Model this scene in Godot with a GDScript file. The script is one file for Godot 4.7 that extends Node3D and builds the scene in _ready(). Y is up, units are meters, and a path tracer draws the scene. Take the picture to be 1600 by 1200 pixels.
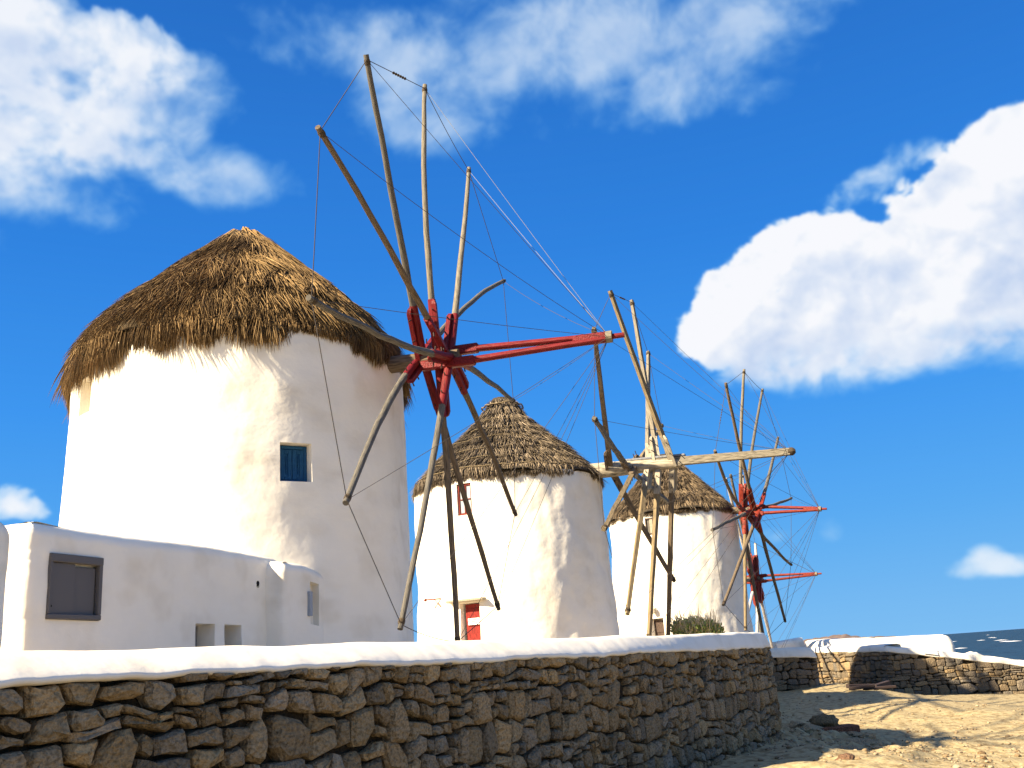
extends Node3D
# A row of whitewashed thatched windmills behind a rubble retaining wall by the sea.

var rng := RandomNumberGenerator.new()
var M := {}
var taken := {}
var blobs: Array = []
var n_edge := FastNoiseLite.new()
var n_big := FastNoiseLite.new()
var n_fine := FastNoiseLite.new()
var n_puff := FastNoiseLite.new()

# ---------------------------------------------------------------- mesh builder
class MB:
	var v := PackedVector3Array()
	var uv := PackedVector2Array()
	var col := PackedColorArray()
	var ix := PackedInt32Array()
	var color := Color.WHITE

	func p(a: Vector3, u := Vector2.ZERO) -> int:
		v.append(a)
		uv.append(u)
		col.append(color)
		return v.size() - 1

	func t(a: int, b: int, c: int) -> void:      # counter-clockwise seen from outside
		ix.append(a)
		ix.append(c)
		ix.append(b)

	func q(a: int, b: int, c: int, d: int) -> void:
		t(a, b, c)
		t(a, c, d)

	func ftri(a: Vector3, b: Vector3, c: Vector3) -> void:
		t(p(a, Vector2(a.x, a.y)), p(b, Vector2(b.x, b.y)), p(c, Vector2(c.x, c.y)))

	func fquad(a: Vector3, b: Vector3, c: Vector3, d: Vector3) -> void:
		q(p(a, Vector2(0, 0)), p(b, Vector2(1, 0)), p(c, Vector2(1, 1)), p(d, Vector2(0, 1)))

	# a box with chamfered edges; x along the length for the grain
	func box(xf: Transform3D, s: Vector3, bev := 0.01) -> void:
		var h := s * 0.5
		bev = minf(bev, minf(h.x, minf(h.y, h.z)) * 0.6)
		var g := func(ax: int, sx: float, sy: float, sz: float) -> Vector3:
			var c := Vector3(sx * (h.x - bev), sy * (h.y - bev), sz * (h.z - bev))
			if ax == 0: c.x = sx * h.x
			elif ax == 1: c.y = sy * h.y
			else: c.z = sz * h.z
			return xf * c
		for k in [-1.0, 1.0]:
			var f: float = k
			_oq([g.call(0, f, -1, -1), g.call(0, f, 1, -1), g.call(0, f, 1, 1), g.call(0, f, -1, 1)], xf.basis.x * f)
			_oq([g.call(1, -1, f, -1), g.call(1, 1, f, -1), g.call(1, 1, f, 1), g.call(1, -1, f, 1)], xf.basis.y * f)
			_oq([g.call(2, -1, -1, f), g.call(2, 1, -1, f), g.call(2, 1, 1, f), g.call(2, -1, 1, f)], xf.basis.z * f)
		for a in [-1.0, 1.0]:
			for b in [-1.0, 1.0]:
				var i: float = a
				var j: float = b
				_oq([g.call(0, i, j, -1), g.call(0, i, j, 1), g.call(1, i, j, 1), g.call(1, i, j, -1)], xf.basis.x * i + xf.basis.y * j)
				_oq([g.call(0, i, -1, j), g.call(0, i, 1, j), g.call(2, i, 1, j), g.call(2, i, -1, j)], xf.basis.x * i + xf.basis.z * j)
				_oq([g.call(1, -1, i, j), g.call(1, 1, i, j), g.call(2, 1, i, j), g.call(2, -1, i, j)], xf.basis.y * i + xf.basis.z * j)
				for c in [-1.0, 1.0]:
					var k2: float = c
					var A: Vector3 = g.call(0, i, j, k2)
					var B: Vector3 = g.call(1, i, j, k2)
					var C: Vector3 = g.call(2, i, j, k2)
					if (B - A).cross(C - A).dot(xf.basis.x * i + xf.basis.y * j + xf.basis.z * k2) > 0: ftri(A, B, C)
					else: ftri(A, C, B)

	func _oq(c: Array, outward: Vector3) -> void:
		if (c[1] - c[0]).cross(c[2] - c[0]).dot(outward) > 0: fquad(c[0], c[1], c[2], c[3])
		else: fquad(c[3], c[2], c[1], c[0])

	# a tube through points; smooth round when sides > 4, else square with flat faces
	func tube(pts: Array, rad: Array, sides := 8, twist := 0.0, up := Vector3(0.13, 0.97, 0.21)) -> void:
		var n := pts.size()
		var rings := []
		var x := Vector3.ZERO
		var along := 0.0
		for i in n:
			var d: Vector3 = (pts[mini(i + 1, n - 1)] - pts[maxi(i - 1, 0)]).normalized()
			if i == 0:
				x = d.cross(up).normalized()
			else:
				x = (x - d * x.dot(d)).normalized()
				along += (pts[i] - pts[i - 1]).length()
			var y := d.cross(x)
			var ring := []
			for k in sides + 1:
				var a := TAU * k / sides + twist
				ring.append([pts[i] + (x * cos(a) + y * sin(a)) * rad[i], Vector2(float(k) / sides, along)])
			rings.append(ring)
		var flat := sides <= 4
		if flat:
			for i in n - 1:
				for k in sides:
					var a = rings[i][k]
					var b = rings[i][k + 1]
					var c = rings[i + 1][k + 1]
					var d2 = rings[i + 1][k]
					q(p(a[0], a[1]), p(b[0], b[1]), p(c[0], c[1]), p(d2[0], d2[1]))
		else:
			var base := v.size()
			for i in n:
				for k in sides + 1:
					p(rings[i][k][0], rings[i][k][1])
			for i in n - 1:
				for k in sides:
					var a := base + i * (sides + 1) + k
					q(a, a + 1, a + sides + 2, a + sides + 1)
		for e in [0, n - 1]:
			var c0 := p(pts[e], Vector2(0.5, along))
			var first := v.size()
			for k in sides:
				p(rings[e][k][0], rings[e][k][1] * Vector2(1, 1) + Vector2(0, 0.03))
			for k in sides:
				if e == 0: t(c0, first + (k + 1) % sides, first + k)
				else: t(c0, first + k, first + (k + 1) % sides)

	func mesh(smooth := true) -> ArrayMesh:
		var nn := PackedVector3Array()
		nn.resize(v.size())
		for i in range(0, ix.size(), 3):
			var a := ix[i]
			var b := ix[i + 2]
			var c := ix[i + 1]
			var f := (v[b] - v[a]).cross(v[c] - v[a])
			if not smooth: f = f.normalized()
			nn[a] += f
			nn[b] += f
			nn[c] += f
		for i in nn.size():
			nn[i] = nn[i].normalized() if nn[i].length_squared() > 1e-20 else Vector3.UP
		var arr := []
		arr.resize(Mesh.ARRAY_MAX)
		arr[Mesh.ARRAY_VERTEX] = v
		arr[Mesh.ARRAY_NORMAL] = nn
		arr[Mesh.ARRAY_TEX_UV] = uv
		arr[Mesh.ARRAY_COLOR] = col
		arr[Mesh.ARRAY_INDEX] = ix
		var m := ArrayMesh.new()
		m.add_surface_from_arrays(Mesh.PRIMITIVE_TRIANGLES, arr)
		return m

# ---------------------------------------------------------------- scene-tree helpers
func numbered(n: String) -> String:
	var k: int = taken.get(n, 0)
	taken[n] = k + 1
	return n if k == 0 else "%s_%03d" % [n, k]

func tag(o: Node3D, label: String, category: String, group := "") -> void:
	o.set_meta("label", label)
	o.set_meta("category", category)
	if group != "": o.set_meta("group", group)

func thing(n: String, label: String, category: String, at := Vector3.ZERO, group := "") -> Node3D:
	var o := Node3D.new()
	o.name = numbered(n)
	o.position = at
	tag(o, label, category, group)
	add_child(o)
	return o

func obj(n: String, mesh: Mesh, m: Material, label: String, category: String, at := Vector3.ZERO, group := "") -> MeshInstance3D:
	var o := MeshInstance3D.new()
	o.name = numbered(n)
	o.mesh = mesh
	o.material_override = m
	o.position = at
	tag(o, label, category, group)
	add_child(o)
	return o

func part(parent: Node3D, n: String, mesh: Mesh, m: Material) -> MeshInstance3D:
	var o := MeshInstance3D.new()
	o.name = n
	o.mesh = mesh
	o.material_override = m
	parent.add_child(o, true)
	return o

func struct(n: String, mesh: Mesh, m: Material) -> MeshInstance3D:
	var o := MeshInstance3D.new()
	o.name = n
	o.mesh = mesh
	o.material_override = m
	o.set_meta("kind", "structure")
	add_child(o)
	return o

func noise_tex(freq: float, oct: int, sd: int, stops: Array, size := 512, type := FastNoiseLite.TYPE_SIMPLEX_SMOOTH) -> NoiseTexture2D:
	var f := FastNoiseLite.new()
	f.noise_type = type
	f.frequency = freq
	f.fractal_octaves = oct
	f.seed = sd
	var t := NoiseTexture2D.new()
	t.noise = f
	t.width = size
	t.height = size
	t.seamless = true
	var g := Gradient.new()
	var offs := PackedFloat32Array()
	var cols := PackedColorArray()
	for s in stops:
		offs.append(s[0])
		cols.append(s[1])
	g.offsets = offs
	g.colors = cols
	t.color_ramp = g
	return t

func gray(x: float) -> Color:
	return Color(x, x, x)

func mat(lin: Color, rough: float, tex: Texture2D = null, scale := 1.0, bump: Texture2D = null, cm := 1.0, tri := true, vcol := false) -> StandardMaterial3D:
	var m := StandardMaterial3D.new()
	m.albedo_color = lin.linear_to_srgb()
	m.roughness = rough
	m.metallic_specular = 0.3
	if tex: m.albedo_texture = tex
	if bump:
		m.heightmap_enabled = true
		m.heightmap_texture = bump
		m.heightmap_scale = cm
	m.uv1_triplanar = tri
	m.uv1_world_triplanar = tri
	m.uv1_scale = Vector3.ONE * scale
	m.vertex_color_use_as_albedo = vcol
	return m

# ---------------------------------------------------------------- sky
func _blob(az: float, el: float, rx: float, ry: float, w: float, soft: float) -> void:
	blobs.append([az, el, rx, ry, w, soft])

func setup_clouds() -> void:
	n_edge.noise_type = FastNoiseLite.TYPE_SIMPLEX_SMOOTH
	n_edge.frequency = 1.0
	n_edge.fractal_octaves = 6
	n_edge.fractal_gain = 0.55
	n_edge.seed = 11
	n_big.noise_type = FastNoiseLite.TYPE_SIMPLEX_SMOOTH
	n_big.frequency = 1.0
	n_big.fractal_octaves = 3
	n_big.seed = 5
	n_fine.noise_type = FastNoiseLite.TYPE_SIMPLEX_SMOOTH
	n_fine.frequency = 1.0
	n_fine.fractal_octaves = 4
	n_fine.seed = 77
	n_puff.noise_type = FastNoiseLite.TYPE_SIMPLEX_SMOOTH
	n_puff.frequency = 1.0
	n_puff.fractal_type = FastNoiseLite.FRACTAL_RIDGED
	n_puff.fractal_octaves = 5
	n_puff.fractal_gain = 0.5
	n_puff.seed = 19
	# the big cumulus on the right
	_blob(12.3, 18.1, 1.90, 1.90, 1.0, 0)
	_blob(13.6, 20.2, 1.75, 1.75, 1.0, 0)
	_blob(15.7, 21.6, 1.65, 1.65, 1.0, 0)
	_blob(17.6, 22.4, 1.45, 1.45, 1.0, 0)
	_blob(19.5, 22.5, 1.45, 1.45, 1.0, 0)
	_blob(21.3, 21.8, 1.50, 1.50, 1.0, 0)
	_blob(22.8, 20.7, 1.60, 1.60, 1.0, 0)
	_blob(17.6, 18.9, 3.6, 3.0, 0.95, 0)
	_blob(21.1, 18.0, 3.6, 3.0, 0.95, 0)
	_blob(15.1, 17.2, 2.9, 1.9, 0.9, 0.1)
	_blob(25.5, 22.2, 1.9, 2.0, 0.95, 0)
	_blob(27.5, 23.5, 1.9, 2.0, 1.0, 0)
	_blob(29.7, 24.8, 1.8, 1.8, 1.0, 0)
	_blob(31.9, 24.6, 2.3, 2.3, 1.0, 0)
	_blob(35.0, 22.0, 4.5, 4.5, 1.0, 0)
	_blob(28.6, 21.0, 3.7, 3.2, 1.0, 0)
	_blob(26.1, 18.4, 3.8, 2.6, 0.95, 0.1)
	_blob(29.8, 17.4, 4.6, 2.8, 0.95, 0.1)
	_blob(23.8, 15.9, 4.6, 2.0, 0.8, 0.3)
	_blob(19.6, 15.4, 4.2, 1.9, 0.7, 0.4)
	_blob(15.2, 15.6, 3.4, 1.5, 0.6, 0.6)
	_blob(28.4, 14.6, 5.0, 1.7, 0.6, 0.5)
	_blob(23.6, 24.7, 1.7, 1.1, 0.5, 0.6)
	_blob(21.4, 24.3, 1.2, 0.9, 0.5, 0.6)
	_blob(26.0, 25.7, 1.7, 0.9, 0.45, 0.7)
	# the bright one in the upper left
	_blob(-30.8, 34.6, 3.1, 3.9, 1.00, 0.55)
	_blob(-30.7, 29.3, 3.8, 3.6, 0.95, 0.65)
	_blob(-23.6, 34.3, 2.9, 2.0, 0.95, 0.45)
	_blob(-26.0, 30.8, 3.7, 2.8, 0.85, 0.65)
	_blob(-22.6, 29.8, 3.7, 2.2, 0.70, 0.8)
	_blob(-18.8, 28.8, 3.0, 1.8, 0.58, 0.9)
	# thin veils across the top
	_blob(-4.5, 33.2, 5.0, 2.7, 0.66, 1)
	_blob(1.0, 35.6, 7.0, 3.0, 0.62, 1)
	_blob(8.5, 35.4, 7.0, 3.2, 0.66, 1)
	_blob(15.2, 33.2, 5.2, 2.9, 0.64, 1)
	_blob(-9.5, 36.4, 5.5, 2.0, 0.52, 1)
	_blob(20.5, 35.2, 6.0, 1.9, 0.52, 1)
	_blob(-4.0, 30.6, 3.4, 1.3, 0.36, 1)
	_blob(9.0, 31.2, 5.0, 1.3, 0.36, 1)
	_blob(-16.5, 28.0, 3.2, 1.6, 0.50, 0.95)
	_blob(-20.5, 32.6, 3.0, 2.2, 0.62, 0.85)
	_blob(-27.5, 26.4, 4.2, 1.6, 0.50, 0.95)
	# small ones low over the sea
	_blob(-28.1, 10.2, 1.2, 1.0, 0.85, 0.45)
	_blob(-27.2, 9.6, 0.9, 0.6, 0.7, 0.5)
	_blob(-29.2, 9.8, 1.2, 0.9, 0.7, 0.6)
	_blob(-29.9, 23.4, 0.8, 1.1, 0.35, 1)
	_blob(24.0, 3.3, 0.9, 0.55, 0.75, 0.45)
	_blob(25.2, 3.6, 1.1, 0.75, 0.85, 0.4)
	_blob(26.5, 3.2, 1.2, 0.6, 0.75, 0.5)
	_blob(25.2, 2.9, 2.6, 0.4, 0.5, 0.7)
	_blob(17.7, 6.2, 0.8, 0.8, 0.36, 0.9)
	_blob(14.0, 6.1, 1.2, 0.5, 0.32, 0.9)

func cloud_mass(az: float, el: float) -> Vector2:
	var best := 0.0
	var soft := 0.0
	var ca := cos(deg_to_rad(el))
	for b in blobs:
		var dx: float = wrapf(az - b[0], -180, 180) * ca / (b[2] * 1.25)
		if absf(dx) > 1.0: continue
		var dy: float = (el - b[1]) / (b[3] * 1.25)
		var q := dx * dx + dy * dy
		if q < 1.0:
			var w: float = (1.0 - q) * b[4]
			soft = (soft * best + b[5] * w) / maxf(best + w, 1e-5)
			best = best + w - best * w
	return Vector2(best, soft)

func air(el: float) -> Color:
	var stops := [[-2.0, Color(0.53, 0.765, 0.95)], [2.0, Color(0.46, 0.725, 0.95)], [7.0, Color(0.355, 0.67, 0.95)], [15.0, Color(0.245, 0.59, 0.94)], [24.0, Color(0.19, 0.515, 0.88)], [38.0, Color(0.155, 0.435, 0.785)], [90.0, Color(0.12, 0.35, 0.69)]]
	for i in stops.size() - 1:
		if el < stops[i + 1][0]:
			var k: float = clampf((el - stops[i][0]) / (stops[i + 1][0] - stops[i][0]), 0, 1)
			return (stops[i][1] as Color).lerp(stops[i + 1][1], k)
	return stops[6][1]

func sky_at(az: float, el: float) -> Color:
	var a := deg_to_rad(az)
	var e := deg_to_rad(el)
	var d := Vector3(sin(a) * cos(e), sin(e), -cos(a) * cos(e))
	var c := air(el)
	if el < -1.0: return c
	var m := cloud_mass(az, el)
	var mass := m.x
	var soft := m.y
	var out := smoothstep(34.0, 50.0, maxf(absf(az), el * 1.0)) * smoothstep(2.0, 9.0, el)
	if out > 0.0:
		var g := n_big.get_noise_3d(d.x * 1.9, d.y * 3.0, d.z * 1.9)
		var w := clampf((g - 0.0) * 2.6, 0, 1) * out  # clouds out of view, thickened to give more neutral fill light
		soft = lerpf(soft, 0.5, out)
		mass = mass + w - mass * w
	if mass < 0.015: return c
	soft = maxf(soft, 0.85 * (1.0 - smoothstep(13.4, 18.0, el)) * smoothstep(4.0, 9.0, az))
	# wind-drawn veils: fine threads bent by a broad drift
	var wx := n_big.get_noise_3d(d.x * 6.0, d.y * 6.0, d.z * 6.0) * 0.10
	var wy := n_big.get_noise_3d(d.x * 6.0 + 9.0, d.y * 6.0, d.z * 6.0) * 0.10
	var n1 := n_edge.get_noise_3d(d.x * 11.0 + wx * 3.0, d.y * 14.0 + wy * 3.0, d.z * 10.0)
	var n2 := n_fine.get_noise_3d(d.x * 38.0 + wx * 8.0, d.y * 44.0 + wy * 8.0, d.z * 36.0)
	var puff := -n_puff.get_noise_3d(d.x * 7.0, d.y * 8.0, d.z * 7.0)
	var hard := 1.0 - smoothstep(0.15, 0.75, soft)
	var body := mass + lerpf(n1 * 0.46, n1 * 0.50 + puff * 0.30, hard) + n2 * lerpf(0.13, 0.24, hard) + n2 * 0.12 * smoothstep(0.3, 0.5, soft) * smoothstep(0.8, 0.6, soft)
	var alpha := lerpf(smoothstep(0.12, 0.98, body) * lerpf(0.95, 0.68, smoothstep(0.7, 1.0, soft)), smoothstep(0.20, 0.46, body), hard)
	if alpha <= 0.003: return c
	# thicker cloud towards the sun (up and to the left) leaves this spot greyer
	var up := cloud_mass(az - 1.6, el + 2.2).x
	var lump := 0.9 * (puff + n_puff.get_noise_3d(d.x * 7.0 - 0.05, d.y * 8.0 + 0.10, d.z * 7.0)) + 0.55 * n_fine.get_noise_3d(d.x * 8.0 + 5.0, d.y * 9.0, d.z * 8.0) - 0.55 * n_fine.get_noise_3d(d.x * 8.0 + 5.0 - 0.14, d.y * 9.0 + 0.24, d.z * 8.0)
	var shade := clampf((up - 0.55) * 0.75 + lump * 0.95 + 0.14, 0.0, 1.0) * (1.0 - 0.5 * soft)
	var low := clampf(1.0 - body, 0, 1)
	var white := Color(0.972, 0.978, 0.995).lerp(Color(0.755, 0.825, 0.94), shade)
	white = white.lerp(Color(0.80, 0.86, 0.97), low * 0.35 * soft)
	return c.lerp(white, clampf(alpha, 0, 1))

func sky_image() -> Image:
	var cw := 512
	var ch := 256
	var small := PackedByteArray()
	small.resize(cw * ch * 3)
	for y in ch:
		var el := 90.0 - (y + 0.5) / ch * 180.0
		for x in cw:
			var az := wrapf((x + 0.5) / cw * 360.0, -180, 180)
			var c := sky_at(az, maxf(el, -1.5)) if el > -3.0 else air(-2)
			var o := (y * cw + x) * 3
			small[o] = int(c.r * 255.0 + 0.5)
			small[o + 1] = int(c.g * 255.0 + 0.5)
			small[o + 2] = int(c.b * 255.0 + 0.5)
	var im := Image.create_from_data(cw, ch, false, Image.FORMAT_RGB8, small)
	var w := 4096
	var h := 2048
	im.resize(w, h, Image.INTERPOLATE_BILINEAR)
	var data := im.get_data()
	var y0 := int((90.0 - 47.0) / 180.0 * h)
	var y1 := int(91.0 / 180.0 * h)
	var half := int(36.0 / 360.0 * w)
	for y in range(y0, y1):
		var el := 90.0 - (y + 0.5) / h * 180.0
		for k in range(-half, half):
			var az := (k + 0.5) / w * 360.0
			var c := sky_at(az, el)
			var o := (y * w + posmod(k, w)) * 3
			data[o] = int(c.r * 255.0 + 0.5)
			data[o + 1] = int(c.g * 255.0 + 0.5)
			data[o + 2] = int(c.b * 255.0 + 0.5)
	return Image.create_from_data(w, h, false, Image.FORMAT_RGB8, data)

# ---------------------------------------------------------------- surfaces with openings
# pos(s, t, depth) -> Vector3; openings: [s0, s1, t0, t1, depth, closed at the back]
func shell(mb: MB, sl: Array, tl: Array, pos: Callable, openings: Array, closed_loop := false) -> void:
	for o in openings:
		for k in 2:
			if not sl.has(o[k]): sl.append(o[k])
			if not tl.has(o[2 + k]): tl.append(o[2 + k])
	sl.sort()
	tl.sort()
	var ns := sl.size()
	var nt := tl.size()
	var inside := func(i: int, j: int) -> int:
		if i < 0 or j < 0 or i >= ns - 1 or j >= nt - 1: return -1
		var s: float = (sl[i] + sl[i + 1]) * 0.5
		var t: float = (tl[j] + tl[j + 1]) * 0.5
		for k in openings.size():
			var o = openings[k]
			if s > o[0] and s < o[1] and t > o[2] and t < o[3]: return k
		return -1
	var ids := {}
	for i in ns:
		for j in nt:
			ids[i * nt + j] = mb.p(pos.call(sl[i], tl[j], 0.0), Vector2(sl[i], tl[j]))
	if closed_loop:
		for j in nt:
			ids[(ns - 1) * nt + j] = ids[j]
	for i in ns - 1:
		for j in nt - 1:
			var k: int = inside.call(i, j)
			if k < 0:
				mb.q(ids[i * nt + j], ids[(i + 1) * nt + j], ids[(i + 1) * nt + j + 1], ids[i * nt + j + 1])
				continue
			var o = openings[k]
			var c := [pos.call(sl[i], tl[j], 0.0), pos.call(sl[i + 1], tl[j], 0.0), pos.call(sl[i + 1], tl[j + 1], 0.0), pos.call(sl[i], tl[j + 1], 0.0)]
			var e := [pos.call(sl[i], tl[j], o[4]), pos.call(sl[i + 1], tl[j], o[4]), pos.call(sl[i + 1], tl[j + 1], o[4]), pos.call(sl[i], tl[j + 1], o[4])]
			if inside.call(i - 1, j) != k: mb.fquad(c[0], e[0], e[3], c[3])
			if inside.call(i + 1, j) != k: mb.fquad(e[1], c[1], c[2], e[2])
			if inside.call(i, j - 1) != k: mb.fquad(c[0], c[1], e[1], e[0])
			if inside.call(i, j + 1) != k: mb.fquad(e[3], e[2], c[2], c[3])
			if o[5]: mb.fquad(e[0], e[1], e[2], e[3])

func lines(a: float, b: float, n: int) -> Array:
	var r := []
	for i in n + 1:
		r.append(lerpf(a, b, float(i) / n))
	return r

# ---------------------------------------------------------------- windmill pieces
func tower_mesh(R: float, h0: float, h1: float, taper: float, openings: Array, amp: float, sd: float) -> ArrayMesh:
	var mb := MB.new()
	var pos := func(a: float, h: float, depth: float) -> Vector3:
		var k := (h - h0) / (h1 - h0)
		var r := R * (1.0 + taper * (0.5 - k)) + 0.10 * pow(1.0 - k, 6.0)
		var c := Vector3(sin(a), 0, cos(a))
		var n := n_big.get_noise_3d(c.x * 1.3 + sd, h * 0.35, c.z * 1.3) * amp + n_fine.get_noise_3d(c.x * 6.0 + sd, h * 1.6, c.z * 6.0) * amp * 0.16
		r += n * (1.0 if depth <= 0.0 else 0.4)
		return c * (r - depth) + Vector3(0, h, 0)
	shell(mb, lines(-PI, PI, 300), lines(h0, h1, int((h1 - h0) / 0.12)), pos, openings, true)
	return mb.mesh()

func roof_mesh(prof: Array, bumps: float, sd: float) -> ArrayMesh:
	var mb := MB.new()
	var n := 72
	for i in prof.size():
		for k in n + 1:
			var a := TAU * (k % n) / n
			var r: float = prof[i].x
			var d := n_fine.get_noise_3d(sin(a) * 2.5 + sd, prof[i].y * 1.5, cos(a) * 2.5) * bumps * minf(1.0, r * 1.3)
			mb.p(Vector3(sin(a) * (r + d), prof[i].y + d * 0.4, cos(a) * (r + d)), Vector2(a * 2.0, prof[i].y))
	for i in prof.size() - 1:
		for k in n:
			var a := i * (n + 1) + k
			mb.q(a, a + n + 1, a + n + 2, a + 1)
	# underside
	var last := (prof.size() - 1) * (n + 1)
	var c := mb.p(Vector3(0, prof[-1].y + 0.1, 0))
	for k in n:
		mb.t(c, last + k + 1, last + k)
	return mb.mesh()

func blade_mesh() -> ArrayMesh:
	var mb := MB.new()
	var rows := [[0.0, 1.0, 0.0], [0.5, 0.85, 0.0], [0.8, 0.55, -0.025]]
	for r in rows:
		mb.p(Vector3(-0.5 * r[1], r[0], r[2]))
		mb.p(Vector3(0.5 * r[1], r[0], r[2]))
		mb.p(Vector3(0, r[0], r[2] + 0.014 * r[1]))
	var tip := mb.p(Vector3(0.05, 1.0, -0.06))
	for i in 2:
		for k in 3:
			var a := i * 3 + k
			var b := i * 3 + (k + 1) % 3
			mb.q(a, b, b + 3, a + 3)
	for k in 3:
		mb.t(6 + k, 6 + (k + 1) % 3, tip)
	return mb.mesh()

# straw laid over a roof profile, from the top down
func straw(parent: Node3D, prof: Array, o: Dictionary) -> void:
	rng.seed = o.seed
	var cum := [0.0]
	for i in range(1, prof.size()):
		cum.append(cum[-1] + (prof[i] - prof[i - 1]).length())
	var L: float = cum[-1]
	var rmax: float = prof[-1].x
	var n: int = o.n
	var buf := PackedFloat32Array()
	buf.resize(n * 16)
	var made := 0
	var fringe: Callable = o.fringe
	while made < n:
		var l := 0.5 + rng.randf() * (L - 0.5)
		var eave := false
		if rng.randf() < o.eave_share:
			l = L - rng.randf() * 0.45
			eave = true
		if o.courses > 0:
			l = minf(L, (floorf(l / L * o.courses) + rng.randf() * 0.62) / o.courses * L)
		var i := 0
		while i < prof.size() - 2 and cum[i + 1] < l: i += 1
		var k: float = (l - cum[i]) / maxf(cum[i + 1] - cum[i], 1e-4)
		var pr: Vector2 = prof[i].lerp(prof[i + 1], k)
		if rng.randf() > maxf(pr.x / rmax, 0.12): continue
		var a := rng.randf() * TAU
		var rad := Vector3(sin(a), 0, cos(a))
		var side := Vector3(cos(a), 0, -sin(a))
		var tg: Vector2 = (prof[mini(i + 1, prof.size() - 1)] - prof[i]).normalized()
		var T := rad * tg.x + Vector3(0, tg.y, 0)
		var N := (rad * -tg.y + Vector3(0, tg.x, 0)).normalized()
		var P := rad * pr.x + Vector3(0, pr.y, 0)
		var cl := n_big.get_noise_3d(P.x * o.clump, P.y * o.clump * 0.8, P.z * o.clump)
		var cl2 := n_fine.get_noise_3d(P.x * o.clump * 0.9 + 40.0, P.y * o.clump * 0.7, P.z * o.clump * 0.9)
		var yaw: float = cl * o.yaw + rng.randfn() * 0.16
		var lift: float = (o.lift * (0.3 + rng.randf() * 0.9) + cl2 * o.get("lump", 0.2)) * smoothstep(0.3, 1.4, l)
		var len_: float = o.len * (0.55 + 0.75 * rng.randf())
		var tt := (T * cos(yaw) + side * sin(yaw)).normalized()
		var d := (tt * cos(lift) + N * sin(lift)).normalized()
		if l > L - 0.6:
			var e := (l - (L - 0.6)) / 0.6
			d = d.lerp(Vector3(0, -1, 0) + rad * (0.03 + 0.16 * cl2) + side * (cl * 0.5 + rng.randfn() * 0.1), 0.95 * pow(e, 0.7)).normalized()
			var reach: float = fringe.call(a) * (0.75 + 0.9 * cl2)
			if eave: len_ = maxf(0.08, (L - l) + reach * (0.55 + 0.6 * rng.randf()))
			else: len_ = minf(len_, maxf(0.12, (L - l) + reach))
		var near_top := smoothstep(0.45, 1.5, l)
		if near_top < 1.0: len_ *= lerpf(0.55, 1.0, near_top)
		P += N * (rng.randf() * o.thick - 0.02)
		var x := d.cross(N)
		x = x.normalized() if x.length() > 1e-3 else side
		var z := x.cross(d).normalized()
		var w: float = o.wid * (0.6 + 0.8 * rng.randf())
		var tone: float = clampf(0.5 + cl * 0.65 + cl2 * 0.4 + rng.randfn() * 0.26, 0, 1)
		var c: Color = (o.dark as Color).lerp(o.pale, tone)
		if rng.randf() < o.bright: c = c * 1.7
		var b := made * 16
		var Y := d * len_
		var X := x * w
		var Z := z * len_
		buf[b] = X.x; buf[b + 1] = Y.x; buf[b + 2] = Z.x; buf[b + 3] = P.x
		buf[b + 4] = X.y; buf[b + 5] = Y.y; buf[b + 6] = Z.y; buf[b + 7] = P.y
		buf[b + 8] = X.z; buf[b + 9] = Y.z; buf[b + 10] = Z.z; buf[b + 11] = P.z
		buf[b + 12] = c.r; buf[b + 13] = c.g; buf[b + 14] = c.b; buf[b + 15] = 1.0
		made += 1
	var mm := MultiMesh.new()
	mm.transform_format = MultiMesh.TRANSFORM_3D
	mm.use_colors = true
	mm.mesh = M.blade
	mm.instance_count = n
	mm.buffer = buf
	var node := MultiMeshInstance3D.new()
	node.name = "straw"
	node.multimesh = mm
	node.material_override = M.straw
	node.set_meta("kind", "stuff")
	parent.add_child(node, true)

func curve_pts(a: Vector3, b: Vector3, sag: Vector3, n: int) -> Array:
	var r := []
	for i in n + 1:
		var t := float(i) / n
		r.append(a.lerp(b, t) + sag * (4.0 * t * (1.0 - t)))
	return r

func rope(parent: Node3D, a: Vector3, b: Vector3, r: float, m: Material, sag := 0.0) -> MeshInstance3D:
	var mb := MB.new()
	mb.tube(curve_pts(a, b, Vector3(0, -sag, 0), 8 if sag > 0.0 else 2), _fill(r, 9 if sag > 0.0 else 3), 5)
	return part(parent, "rope", mb.mesh(), m)

func _fill(x: float, n: int) -> Array:
	var r := []
	for i in n: r.append(x)
	return r

func along(a: Vector3, b: Vector3, roll_hint := Vector3.UP) -> Transform3D:   # x axis from a to b, origin half way
	var x := (b - a).normalized()
	var z := x.cross(roll_hint).normalized()
	var y := z.cross(x)
	return Transform3D(Basis(x, y, z), (a + b) * 0.5)

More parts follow.
